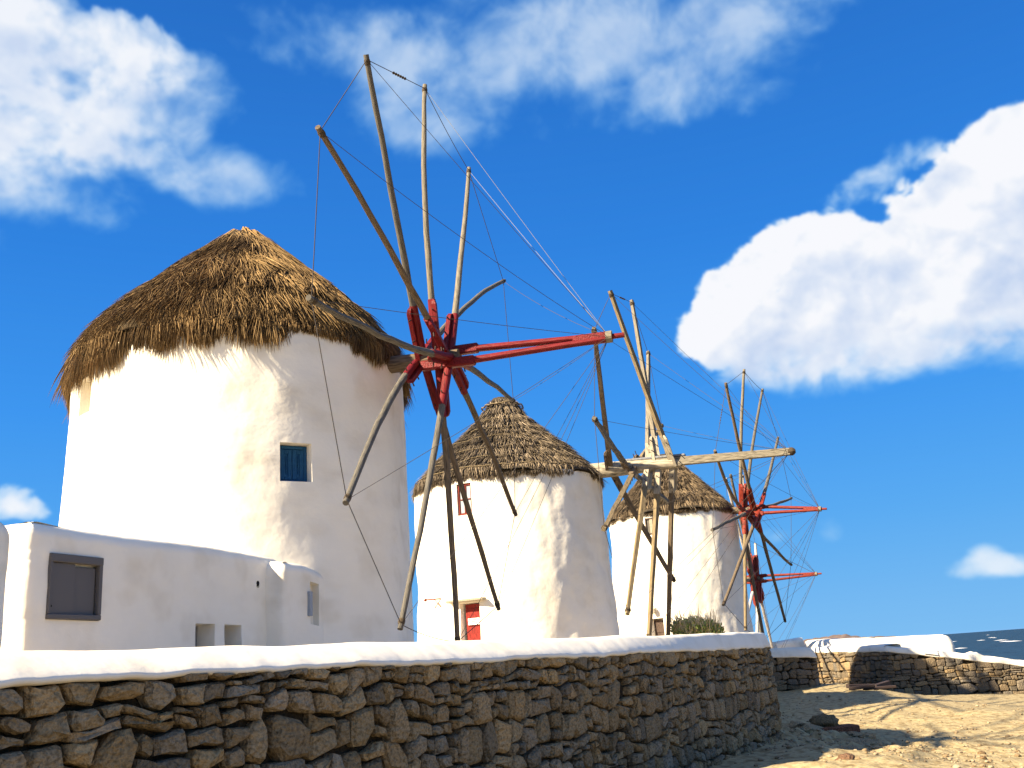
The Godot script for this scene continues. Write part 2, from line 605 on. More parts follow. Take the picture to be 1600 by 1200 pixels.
# the sail wheel: spars are [reach, angle, sideways bend, axial offset of the root]
func sail_wheel(mill: Node3D, o: Dictionary) -> void:
	var C: Vector3 = o.centre - mill.position
	var yw := deg_to_rad(o.yaw)
	var tl := deg_to_rad(o.tilt)
	var n := Vector3(cos(tl) * cos(yw), sin(tl), cos(tl) * sin(yw))
	var h := Vector3.UP.cross(n).normalized()
	var v := n.cross(h)
	var tips := []
	var idx := 0
	for s in o.spars:
		var a := deg_to_rad(s[1])
		var d := v * cos(a) + h * sin(a)
		var perp := h * cos(a) - v * sin(a)
		var tip: Vector3 = C + n * o.cone + d * s[0]
		var root: Vector3 = C + n * s[3]
		var pts := []
		var rad := []
		var from: float = o.red / s[0] * 0.93
		for i in 11:
			var t := lerpf(from, 1.0, i / 10.0)
			var wob := n_fine.get_noise_2d(t * 3.0 + idx * 7.0, idx * 3.0) * 0.05
			pts.append(root.lerp(tip, t) + perp * (s[2] * 4.0 * t * (1.0 - t) + wob))
			rad.append(lerpf(o.r0, o.r1, t) * (1.0 + 0.08 * n_fine.get_noise_2d(t * 9.0, idx * 5.0 + 3.0)))
		var mb := MB.new()
		mb.tube(pts, rad, o.sides, 0.4 + idx * 0.3)
		var sp := part(mill, "spar", mb.mesh(), M[o.wood[idx % o.wood.size()]])
		# painted or pale butt of the spar, and the clamp plank beside it
		var q0 := root - d * 0.05
		var te: float = o.red / s[0]
		var q1: Vector3 = root.lerp(tip, te) + perp * s[2] * 4.0 * te * (1.0 - te)
		var b1 := MB.new()
		var fat := 1.12 if o.style == "red" else 1.15
		b1.tube([q0, q0.lerp(q1, 0.5) + perp * s[2] * 0.1, q1], [o.r0 * fat, o.r0 * fat, o.r0 * fat * 0.97], o.sides, PI / 4 + 0.1, n)
		var cm: Material = M[o.clamp] if not o.has("dark_clamp") or not (idx in o.dark_clamp) else M.wood_brown
		part(sp, "clamp_plank", b1.mesh(false), cm)
		var side: float = 1.0 if idx % 2 == 0 else -1.0
		var off: Vector3 = (n * 0.6 * side - perp * 0.8).normalized() * o.r0 * 1.75
		var b2 := MB.new()
		var e1 := q0.lerp(q1, 0.9)
		var out := (q1 - q0).normalized()
		var pr: float = o.r0 * (0.88 if o.style == "red" else 0.62)
		b2.tube([q0 + off, e1 + off, e1 + off * 0.85 + out * 0.05, e1 + off * 0.55 + out * 0.09], [pr, pr * 0.95, pr * 0.8, pr * 0.4], 4, PI / 4, n)
		part(sp, "clamp_plank", b2.mesh(false), cm)
		for k in 2:
			var bb := MB.new()
			var w := q0.lerp(q1, 0.45 + 0.35 * k)
			bb.tube([w + perp * o.r0 * 2.0, w - perp * o.r0 * 2.0 + off], [0.012, 0.012], 6)
			part(sp, "bolt", bb.mesh(), M.iron)
		# lashing where the ropes are made fast
		var lb := MB.new()
		var e: Vector3 = pts[10].lerp(pts[9], 0.18)
		var e2: Vector3 = pts[10].lerp(pts[9], 0.38)
		lb.tube([e2, e2.lerp(e, 0.5), e], [o.r1 * 1.12, o.r1 * 1.25, o.r1 * 1.12], 8)
		part(sp, "lashing", lb.mesh(), M.lashing)
		tips.append(e)
		idx += 1
	# axle and bowsprit
	var bow: Vector3 = C + n * o.bow
	if o.style == "red":
		var ax := MB.new()
		ax.tube([C - n * o.back, C - n * 1.0, C + n * 0.3], [0.15, 0.15, 0.13], 12)
		part(mill, "axle", ax.mesh(), M.wood_brown)  # brown instead of red: shadow under the thatch put into its colour
		for k in 2:
			var s: float = -1.0 if k == 0 else 1.0
			var sh: Vector3 = v * 0.13 * s + h * 0.10 * s
			var hb := MB.new()
			hb.box(along(C - n * 0.35 + sh, C + n * 0.62 + sh * 1.1, v), Vector3(0.97, 0.165, 0.14), 0.025)
			part(mill, "hub_block", hb.mesh(false), M[o.clamp])
			var bb := MB.new()
			bb.tube([C + n * 0.1 + sh, C + n * 0.6 + sh, C + n * o.bow * 0.55 + sh * 0.62, bow - n * 0.3 + sh * 0.30], [0.062, 0.062, 0.058, 0.05], 8)
			part(mill, "bowsprit_beam", bb.mesh(), M[o.clamp])
		var jb := MB.new()
		jb.box(along(bow - n * 0.85, bow - n * 0.22, v), Vector3(0.63, 0.17, 0.13), 0.02)
		part(mill, "bowsprit_block", jb.mesh(false), M[o.clamp])
		var tb := MB.new()
		tb.tube([bow - n * 0.5, bow], [0.05, 0.042], 10)
		part(mill, "bowsprit_tip", tb.mesh(), M[o.clamp])
		var col := MB.new()
		col.tube([bow - n * 0.30, bow - n * 0.20], [0.10, 0.10], 10)
		part(mill, "bowsprit_collar", col.mesh(), M.pale_wood)
		bow -= n * 0.25
	else:
		var ax := MB.new()
		ax.tube([C - n * o.back, C - n * 0.9, C + n * 0.2, C + n * 1.1], [0.23, 0.225, 0.19, 0.13], 14)
		part(mill, "axle", ax.mesh(), M.white_wood)
		var bm := MB.new()
		bm.tube([C + n * 0.3 + v * 0.05, bow - n * 0.1], [0.165, 0.13], 4, PI / 4, v)
		part(mill, "bowsprit_beam", bm.mesh(false), M.pale_wood)
		var pk := MB.new()
		pk.box(along(C - n * 0.55 + v * 0.21, C + n * 1.25 + v * 0.2, v), Vector3(1.8, 0.06, 0.22), 0.01)
		part(mill, "axle_plank", pk.mesh(false), M.grey_paint)
		var kb := MB.new()
		kb.tube([bow - n * 0.15, bow - n * 0.05, bow, bow + n * 0.05], [0.11, 0.12, 0.10, 0.05], 10)
		part(mill, "bowsprit_collar", kb.mesh(), M.lashing)
		bow -= n * 0.1
	for i in tips.size():
		rope(mill, tips[i], tips[(i + 1) % tips.size()], o.rope, M.rope_dark, 0.05 if i % 3 == 0 else 0.0)
		var st := rope(mill, bow, tips[i], o.rope * 0.65, M.rope_pale if i in o.get("pale", []) else M.rope_dark, 0.10 if i % 4 == 2 else 0.03)
		st.name = "stay_rope"
	# a bottle screw with knots on one rim rope
	var k0: Vector3 = tips[o.screw]
	var k1: Vector3 = tips[(o.screw + 1) % 12]
	var sb := MB.new()
	for f in [0.42, 0.46, 0.50, 0.54, 0.58, 0.62]:
		sb.tube([k0.lerp(k1, f - 0.012), k0.lerp(k1, f), k0.lerp(k1, f + 0.012)], [0.008, 0.026, 0.008], 6)
	part(mill, "bottle_screw", sb.mesh(), M.lashing)

func panel_frame(a: float, r: float, hc: float) -> Transform3D:
	var z := Vector3(sin(a), 0, cos(a))
	return Transform3D(Basis(Vector3.UP.cross(z), Vector3.UP, z), z * r + Vector3(0, hc, 0))

# a framed window; leaf = "shutter" or "pane"
func window(parent: Node3D, xf: Transform3D, w: float, h: float, frame: Material, leaf: String, leaf_mat: Material) -> void:
	var mb := MB.new()
	var fw := 0.05
	for s in [-1.0, 1.0]:
		mb.box(xf * Transform3D(Basis(), Vector3(s * (w - fw) * 0.5, 0, 0)), Vector3(fw, h, 0.06), 0.006)
		mb.box(xf * Transform3D(Basis(), Vector3(0, s * (h - fw) * 0.5, 0.002)), Vector3(w - 2 * fw, fw, 0.055), 0.006)
	var win := part(parent, "window", mb.mesh(false), frame)
	for s in [-1.0, 1.0]:
		var lw := (w - 2 * fw) * 0.5 - 0.004
		var x: float = s * (lw * 0.5 + 0.004)
		var lh := h - 2 * fw - 0.008
		if leaf == "shutter":
			var b := MB.new()
			b.box(xf * Transform3D(Basis(), Vector3(x, 0, -0.012)), Vector3(lw, lh, 0.02), 0.003)
			for e in [-1.0, 1.0]:
				b.box(xf * Transform3D(Basis(), Vector3(x + e * (lw * 0.5 - 0.03), 0, 0.008)), Vector3(0.06, lh, 0.022), 0.005)
				b.box(xf * Transform3D(Basis(), Vector3(x, e * (lh * 0.5 - 0.035), 0.009)), Vector3(lw - 0.12, 0.07, 0.022), 0.005)
			b.box(xf * Transform3D(Basis(), Vector3(x, 0, 0.006)), Vector3(lw - 0.18, lh - 0.2, 0.016), 0.006)
			part(win, "shutter", b.mesh(false), leaf_mat)
		else:
			var b := MB.new()
			b.box(xf * Transform3D(Basis(), Vector3(x - s * lw * 0.5 + s * 0.016, 0, 0.004)), Vector3(0.03, lh, 0.045), 0.005)
			b.box(xf * Transform3D(Basis(), Vector3(x, 0, 0.003)), Vector3(lw - 0.035, 0.03, 0.04), 0.005)
			part(win, "glazing_bar", b.mesh(false), frame)
			for e in [-1.0, 1.0]:
				var g := MB.new()
				g.box(xf * Transform3D(Basis(), Vector3(x, e * lh * 0.25, -0.006)), Vector3(lw, lh * 0.5 - 0.01, 0.008), 0.001)
				part(win, "pane", g.mesh(false), leaf_mat)

# ---------------------------------------------------------------- paths and rubble
# a dense path: Array of [point, outward normal, distance]
func path_from(points: Array, radius: float) -> Array:
	var raw := []
	for i in points.size():
		var p: Vector2 = points[i]
		if i == 0 or i == points.size() - 1:
			raw.append(p)
			continue
		var a: Vector2 = (points[i - 1] - p).normalized()
		var b: Vector2 = (points[i + 1] - p).normalized()
		var half := acos(clampf(a.dot(b), -1, 1)) * 0.5
		var cut := minf(radius / tan(half), minf((points[i - 1] - p).length(), (points[i + 1] - p).length()) * 0.49)
		var r := cut * tan(half)
		var c := p + (a + b).normalized() * (r / sin(half))
		var s0 := (p + a * cut) - c
		var s1 := (p + b * cut) - c
		var turn := s0.angle_to(s1)
		var steps := maxi(4, int(absf(turn) * r / 0.06))
		for k in steps + 1:
			raw.append(c + s0.rotated(turn * k / steps))
	var out := []
	var total := 0.0
	for i in raw.size() - 1:
		var seg: Vector2 = raw[i + 1] - raw[i]
		var n := maxi(1, int(seg.length() / 0.25))
		for k in n:
			out.append([raw[i] + seg * (float(k) / n), Vector2.ZERO, 0.0])
	out.append([raw[-1], Vector2.ZERO, 0.0])
	for i in out.size():
		if i > 0: total += (out[i][0] - out[i - 1][0]).length()
		out[i][2] = total
		var d: Vector2 = (out[mini(i + 1, out.size() - 1)][0] - out[maxi(i - 1, 0)][0]).normalized()
		out[i][1] = Vector2(-d.y, d.x)     # outward is on the right of travel (x right, z towards us)
	return out

func at_path(path: Array, s: float) -> Array:
	var lo := 0
	var hi := path.size() - 1
	if s <= 0.0:
		var d: Vector2 = path[0][1]
		return [path[0][0] - Vector2(d.y, -d.x) * -s, d]
	while hi - lo > 1:
		var mid := (lo + hi) / 2
		if path[mid][2] <= s: lo = mid
		else: hi = mid
	var k: float = clampf((s - path[lo][2]) / maxf(path[hi][2] - path[lo][2], 1e-5), 0, 1)
	return [path[lo][0].lerp(path[hi][0], k), path[lo][1].lerp(path[hi][1], k).normalized()]

func on_path(path: Array, s: float, out: float, y: float) -> Vector3:
	var f := at_path(path, s)
	var q: Vector2 = f[0] + f[1] * out
	return Vector3(q.x, y, q.y)

# rough walling: wavy courses cut into blocks, some blocks split again. Returns [mesh, s, y, area]
func rubble(path: Array, s0: float, s1: float, y0: float, y1: float, size: float, sd: int, ok: Callable, tone: Callable, top: Callable, flat := 0.45, tall := 1.05, long := 2.2) -> Array:
	rng.seed = sd
	var rects := []
	var y := y0
	while y < y1:
		var ch := size * rng.randf_range(flat, tall)
		var s := s0 - rng.randf() * size
		while s < s1:
			var w := size * rng.randf_range(0.7, long)
			_cut(rects, s, y, w, ch, size)
			s += w
		y += ch
	var out := []
	for r in rects:
		var cs: float = r[0] + r[2] * 0.5
		var cy: float = r[1] + r[3] * 0.5
		if not ok.call(cs, cy): continue
		var gap := 0.008 + rng.randf() * 0.011
		# octagon-like outline with uneven corners
		var w: float = r[2]
		var h: float = r[3]
		var pts := []
		var corners := [Vector2(0, 0), Vector2(w, 0), Vector2(w, h), Vector2(0, h)]
		for k in 4:
			var c: Vector2 = corners[k]
			var pr: Vector2 = corners[(k + 3) % 4]
			var nx: Vector2 = corners[(k + 1) % 4]
			var big := rng.randf() < 0.22
			var f1 := rng.randf_range(0.05, 0.22) + (0.18 if big else 0.0)
			var f2 := rng.randf_range(0.05, 0.22) + (0.14 if big else 0.0)
			pts.append(c.lerp(pr, f1))
			pts.append(c.lerp(nx, f2))
		var cen := Vector2(w, h) * 0.5
		var ring0 := []
		for q in pts:
			var dir: Vector2 = q - cen
			var dd := dir.length()
			var m: Vector2 = cen + dir * (maxf(0.35, (dd - gap) / dd)) + Vector2(rng.randfn(), rng.randfn()) * 0.006
			m += Vector2(r[0], r[1])
			var big := Vector2(n_big.get_noise_2d(m.x * 0.9 + sd, m.y * 0.9), n_big.get_noise_2d(m.x * 0.9 + 31.0, m.y * 0.9 + sd)) * 0.15
			var sm := Vector2(n_fine.get_noise_2d(m.x * 2.6, m.y * 2.6 + sd), n_fine.get_noise_2d(m.x * 2.6 + 77.0, m.y * 2.6)) * 0.062
			var w2 := m + big * Vector2(0.5, 0.7) + sm
			w2.y = minf(w2.y, top.call(w2.x) + rng.randf() * 0.012)
			ring0.append(w2)
		var lo := 99.0
		var hi := -99.0
		for q in ring0:
			lo = minf(lo, q.y)
			hi = maxf(hi, q.y)
		if hi - lo < 0.035: continue
		var mid := Vector2.ZERO
		for q in ring0: mid += q
		mid /= ring0.size()
		var mb := MB.new()
		mb.color = tone.call(mid.x, mid.y)
		var bulge := rng.randf_range(0.0, 0.042)
		var tilt := Vector2(rng.randfn(), rng.randfn()) * 0.045
		var A := []
		var B := []
		var D := []
		for q in ring0:
			A.append(on_path(path, q.x, -0.13, q.y))
			D.append(on_path(path, q.x, bulge - 0.028 + rng.randfn() * 0.004, q.y))
			var i: Vector2 = mid.lerp(q, rng.randf_range(0.72, 0.86))
			var lean := (i - mid).dot(tilt)
			B.append(on_path(path, i.x, bulge + 0.010 + lean + rng.randfn() * 0.008, i.y))
		var cc: Vector2 = mid + Vector2(rng.randfn() * w, rng.randfn() * h) * 0.08
		var C := on_path(path, cc.x, bulge + 0.012 + rng.randf() * 0.022, cc.y)
		for k in 8:
			var j := (k + 1) % 8
			mb.fquad(A[k], A[j], D[j], D[k])
			mb.fquad(D[k], D[j], B[j], B[k])
			mb.ftri(B[k], B[j], C)
		out.append([mb, mid.x, mid.y, w * h])
	return out

func _cut(rects: Array, s: float, y: float, w: float, h: float, size: float) -> void:
	var big := rng.randf()
	if w > size * 1.25 and big < 0.55:
		var f := rng.randf_range(0.35, 0.65)
		_cut(rects, s, y, w * f, h, size)
		_cut(rects, s + w * f, y, w * (1 - f), h, size)
		return
	if h > size * 0.5 and big > 0.52 and big < 0.93:
		var f := rng.randf_range(0.3, 0.7)
		_half(rects, s, y, w, h * f, size)
		_half(rects, s, y + h * f, w, h * (1 - f), size)
		return
	rects.append([s, y, w, h])

func _half(rects: Array, s: float, y: float, w: float, h: float, size: float) -> void:
	if w > h * 2.6 and rng.randf() < 0.7:
		var f := rng.randf_range(0.3, 0.7)
		rects.append([s, y, w * f, h])
		rects.append([s + w * f, y, w * (1 - f), h])
	else:
		rects.append([s, y, w, h])

func join(list: Array) -> ArrayMesh:
	var all := MB.new()
	for e in list:
		var mb: MB = e[0]
		var base := all.v.size()
		all.v.append_array(mb.v)
		all.uv.append_array(mb.uv)
		all.col.append_array(mb.col)
		for i in mb.ix: all.ix.append(base + i)
	return all.mesh(false)

# the stones that show largest become parts, the rest one part
func lay_stones(wall: Node3D, stones: Array, most: int, weight: Callable) -> void:
	var scored := []
	for e in stones: scored.append([weight.call(e), e])
	scored.sort_custom(func(a, b): return a[0] > b[0])
	var rest := []
	for i in scored.size():
		if i < most: part(wall, "stone", (scored[i][1][0] as MB).mesh(false), M.stone)
		else: rest.append(scored[i][1])
	if rest.size() > 0:
		var o := part(wall, "small_stones", join(rest), M.stone)
		o.set_meta("kind", "stuff")

# a strip swept along a path: profile points are (outward, height) given by a callable of s
func sweep(path: Array, s0: float, s1: float, step: float, prof: Callable, caps := true) -> ArrayMesh:
	var mb := MB.new()
	var n := maxi(2, int((s1 - s0) / step))
	var m := 0
	for i in n + 1:
		var s := lerpf(s0, s1, float(i) / n)
		var pr: Array = prof.call(s)
		m = pr.size()
		for q in pr:
			mb.p(on_path(path, s, q.x, q.y), Vector2(s, q.y))
	for i in n:
		for k in m - 1:
			var a := i * m + k
			mb.q(a, a + m, a + m + 1, a + 1)
	if caps:
		for e in [0, n]:
			var first := mb.v.size()
			for k in m: mb.p(mb.v[e * m + k])
			for k in range(1, m - 1):
				if e == 0: mb.t(first, first + k, first + k + 1)
				else: mb.t(first, first + k + 1, first + k)
	return mb.mesh()

func rock_mesh(r: Vector3, sd: int, rough := 0.25) -> ArrayMesh:
	var mb := MB.new()
	var rows := 9
	var cols := 14
	for i in rows + 1:
		for k in cols + 1:
			var th := PI * i / rows
			var ph := TAU * (k % cols) / cols
			var d := Vector3(sin(th) * cos(ph), cos(th), sin(th) * sin(ph))
			var f := 1.0 + n_fine.get_noise_3d(d.x * 1.4 + sd * 3.1, d.y * 1.4, d.z * 1.4) * rough * 2.0
			f = minf(f, 1.0 + rough * 0.5)
			mb.p(Vector3(d.x * r.x, d.y * r.y, d.z * r.z) * f)
	for i in rows:
		for k in cols:
			var a := i * (cols + 1) + k
			mb.q(a, a + 1, a + cols + 2, a + cols + 1)
	return mb.mesh()

# ---------------------------------------------------------------- terrain
func ground_h(x: float, z: float) -> float:
	var far := -z
	var h := -0.17 * clampf(x - 4.4, 0.0, 3.0) - 0.028 * maxf(0.0, x - 7.4) - 0.035 * maxf(0.0, x - 14.0)
	h += 0.5 * smoothstep(25.0, 38.0, far) * (1.0 - smoothstep(11.5, 15.5, x))
	# the low crest of sand nearest to us
	h += 0.17 * exp(-pow((x - 3.3) / 1.5, 2.0) - pow((far - 12.9) / 0.75, 2.0))
	h += 0.06 * exp(-pow((x - 5.4) / 1.2, 2.0) - pow((far - 14.2) / 0.8, 2.0))
	# hollow along the wall foot
	h -= 0.10 * exp(-pow((x - 4.9) / 1.1, 2.0) - pow((far - 18.6) / 2.2, 2.0))
	# a bank of sand below the far wall
	h += 0.16 * exp(-pow((far - 40.5) / 1.3, 2.0)) * smoothstep(9.0, 12.0, x)
	h += n_big.get_noise_2d(x * 0.35, z * 0.35) * 0.10 * smoothstep(1.5, 5.0, absf(x + z * 0.02) + 1.0)
	h += n_fine.get_noise_2d(x * 0.9, z * 0.9 + 50.0) * 0.035
	var rocky := exp(-pow((x - 6.0) / 2.0, 2.0) - pow((far - 20.0) / 2.6, 2.0))
	h += (absf(n_fine.get_noise_2d(x * 1.1 + 9.0, z * 2.6)) * 0.30 + n_edge.get_noise_2d(x * 1.5, z * 3.0) * 0.12) * rocky
	h += n_edge.get_noise_2d(x * 2.1, z * 2.1) * 0.03
	# fall to the sea
	h -= 5.5 * smoothstep(57.0, 82.0, far) + 5.5 * smoothstep(27.0, 55.0, x)
	h -= 6.0 * smoothstep(38.0, 60.0, -x)
	return h

func grid_lines(a: float, b: float, fa: float, fb: float, fine: float, coarse: float) -> Array:
	var r := []
	var x := a
	while x < b:
		r.append(x)
		var d := maxf(maxf(fa - x, x - fb), 0.0)
		x += minf(coarse, fine + d * 0.12)
	r.append(b)
	return r

func terrain_mesh() -> ArrayMesh:
	var xs := grid_lines(-60, 62, 2.0, 10.0, 0.09, 3.0)
	var zs := grid_lines(-82, 30, -27.0, -10.5, 0.10, 3.0)
	var mb := MB.new()
	for x in xs:
		for z in zs:
			mb.p(Vector3(x, ground_h(x, z), z), Vector2(x, z))
	var n := zs.size()
	for i in xs.size() - 1:
		for j in n - 1:
			var a := i * n + j
			mb.q(a, a + 1, a + n + 1, a + n)
	return mb.mesh()

# ---------------------------------------------------------------- build
func _ready() -> void:
	# camera
	var cam := Camera3D.new()
	cam.name = "camera"
	cam.fov = 43.603
	cam.near = 0.05
	cam.far = 20000.0
	cam.transform = Transform3D(Basis(Vector3(0.99733, -0.07005, -0.02047), Vector3(0.07298, 0.95729, 0.27976), Vector3(0, -0.28051, 0.95985)).orthonormalized(), Vector3(0, 1.6, 0))
	add_child(cam)
	cam.current = true
	setup_clouds()
	# sky
	var we := WorldEnvironment.new()
	we.name = "environment"
	var env := Environment.new()
	env.background_mode = Environment.BG_SKY
	env.tonemap_mode = Environment.TONE_MAPPER_LINEAR
	env.tonemap_exposure = 3.1
	env.background_energy_multiplier = 1.0 / 3.1
	env.sdfgi_enabled = true
	env.ssao_enabled = true
	env.ssil_enabled = true
	var sky := Sky.new()
	var pan := PanoramaSkyMaterial.new()
	pan.panorama = ImageTexture.create_from_image(sky_image())
	sky.sky_material = pan
	env.sky = sky
	we.environment = env
	add_child(we)
	# sun: high left, a little behind us
	var sun := DirectionalLight3D.new()
	sun.name = "sun"
	sun.light_energy = 1.6
	sun.light_color = Color(1.0, 0.925, 0.79)
	sun.light_angular_distance = 1.0
	sun.shadow_enabled = true
	add_child(sun)
	var sa := deg_to_rad(58.0)
	var se := deg_to_rad(33.0)
	sun.look_at_from_position(Vector3(-sin(sa) * cos(se), sin(se), cos(sa) * cos(se)) * 100.0, Vector3.ZERO)

	make_materials()
	build_ground()
	build_mills()
	build_house()
	build_front_wall()
	build_far_walls()
	build_small_things()

func make_materials() -> void:
	var soft := noise_tex(0.006, 4, 3, [[0.0, Color(0.90, 0.885, 0.86)], [0.45, gray(0.98)], [1.0, gray(1.0)]])
	var plaster_b := noise_tex(0.016, 5, 8, [[0.0, gray(0)], [1.0, gray(1)]])
	M.plaster = mat(Color(0.88, 0.825, 0.715), 0.92, soft, 0.35, plaster_b, 1.0)
	M.cap = mat(Color(0.87, 0.815, 0.705), 0.92, soft, 0.5, plaster_b, 0.6)
	var rock_a := noise_tex(0.03, 5, 21, [[0.0, gray(0.45)], [0.4, gray(0.82)], [0.62, gray(1.0)], [1.0, gray(0.62)]])
	var rock_b := noise_tex(0.02, 6, 22, [[0.0, gray(0)], [1.0, gray(1)]])
	M.stone = mat(Color(1, 1, 1), 0.95, rock_a, 1.6, rock_b, 3.5, true, true)
	M.gap_shade = mat(Color(0.045, 0.034, 0.02), 1.0, rock_a, 1.5, rock_b, 3.0)  # near-black wall core, so the open gaps look deep and shaded
	var sand_a := noise_tex(0.012, 6, 31, [[0.0, Color(0.62, 0.56, 0.5)], [0.42, Color(0.9, 0.88, 0.85)], [0.6, Color(1, 1, 1)], [1.0, Color(0.85, 0.8, 0.72)]], 1024)
	M.sand = mat(Color(0.40, 0.33, 0.19), 0.97, sand_a, 0.28, noise_tex(0.03, 6, 33, [[0.0, gray(0)], [1.0, gray(1)]], 1024), 1.6)
	M.earth = mat(Color(0.62, 0.53, 0.38), 0.97, sand_a, 0.4, rock_b, 3.0)  # unseen yard, made pale and warm to bounce light onto shaded walls
	var grain := noise_tex(0.02, 5, 41, [[0.0, gray(0.5)], [0.45, gray(0.85)], [1.0, gray(1.0)]])
	var grain_b := noise_tex(0.02, 5, 41, [[0.0, gray(0)], [1.0, gray(1)]])
	for w in [["wood_grey", Color(0.175, 0.158, 0.132)], ["wood_brown", Color(0.20, 0.15, 0.10)], ["pale_wood", Color(0.275, 0.24, 0.18)], ["wood_straw", Color(0.29, 0.22, 0.125)], ["white_wood", Color(0.48, 0.42, 0.32)], ["red", Color(0.21, 0.016, 0.018)], ["red_light", Color(0.265, 0.038, 0.022)], ["blue", Color(0.03, 0.15, 0.34)], ["red_door", Color(0.30, 0.03, 0.022)], ["brown_door", Color(0.11, 0.075, 0.06)], ["grey_paint", Color(0.30, 0.31, 0.34)], ["white_spar", Color(0.62, 0.57, 0.52)]]:
		var m := mat(w[1], 0.75 if not str(w[0]).begins_with("red") else 0.5, grain, 1.0, grain_b, 0.5, false)
		m.uv1_scale = Vector3(2.0, 0.3, 1.0)
		M[w[0]] = m
	M.shutter_grey = mat(Color(0.115, 0.108, 0.108), 0.6)
	M.dark = mat(Color(0.012, 0.012, 0.012), 0.9)
	M.iron = mat(Color(0.05, 0.035, 0.03), 0.6)
	M.steel = mat(Color(0.30, 0.33, 0.37), 0.5)
	M.rope_dark = mat(Color(0.07, 0.06, 0.055), 0.9)
	M.rope_pale = mat(Color(0.22, 0.225, 0.24), 0.8)
	M.lashing = mat(Color(0.10, 0.075, 0.05), 0.95, grain, 6.0)
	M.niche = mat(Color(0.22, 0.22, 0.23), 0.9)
	M.glass = StandardMaterial3D.new()
	(M.glass as StandardMaterial3D).albedo_color = Color(0.62, 0.64, 0.66)
	(M.glass as StandardMaterial3D).roughness = 0.12
	M.paper = mat(Color(0.75, 0.74, 0.70), 0.8)
	M.ink = mat(Color(0.03, 0.03, 0.035), 0.8)
	M.straw = mat(Color(1, 1, 1), 0.85, null, 1.0, null, 1.0, false, true)
	M.thatch_base = mat(Color(0.10, 0.07, 0.037), 0.95, grain, 2.0, rock_b, 6.0)
	M.thatch_base_grey = mat(Color(0.10, 0.08, 0.055), 0.95, grain, 2.0, rock_b, 6.0)
	M.sea = mat(Color(0.012, 0.042, 0.085), 0.42, noise_tex(0.01, 5, 61, [[0.0, gray(0.55)], [0.5, gray(0.9)], [1.0, gray(1)]]), 0.03, noise_tex(0.012, 5, 62, [[0.0, gray(0)], [1.0, gray(1)]]), 60.0)
	(M.sea as StandardMaterial3D).metallic_specular = 0.12
	M.foam = mat(Color(0.8, 0.82, 0.84), 0.9)
	M.hill = mat(Color(0.20, 0.15, 0.13), 1.0, sand_a, 0.01)
	M.leaf = mat(Color(1, 1, 1), 0.7, null, 1.0, null, 1.0, false, true)
	M.blade = blade_mesh()

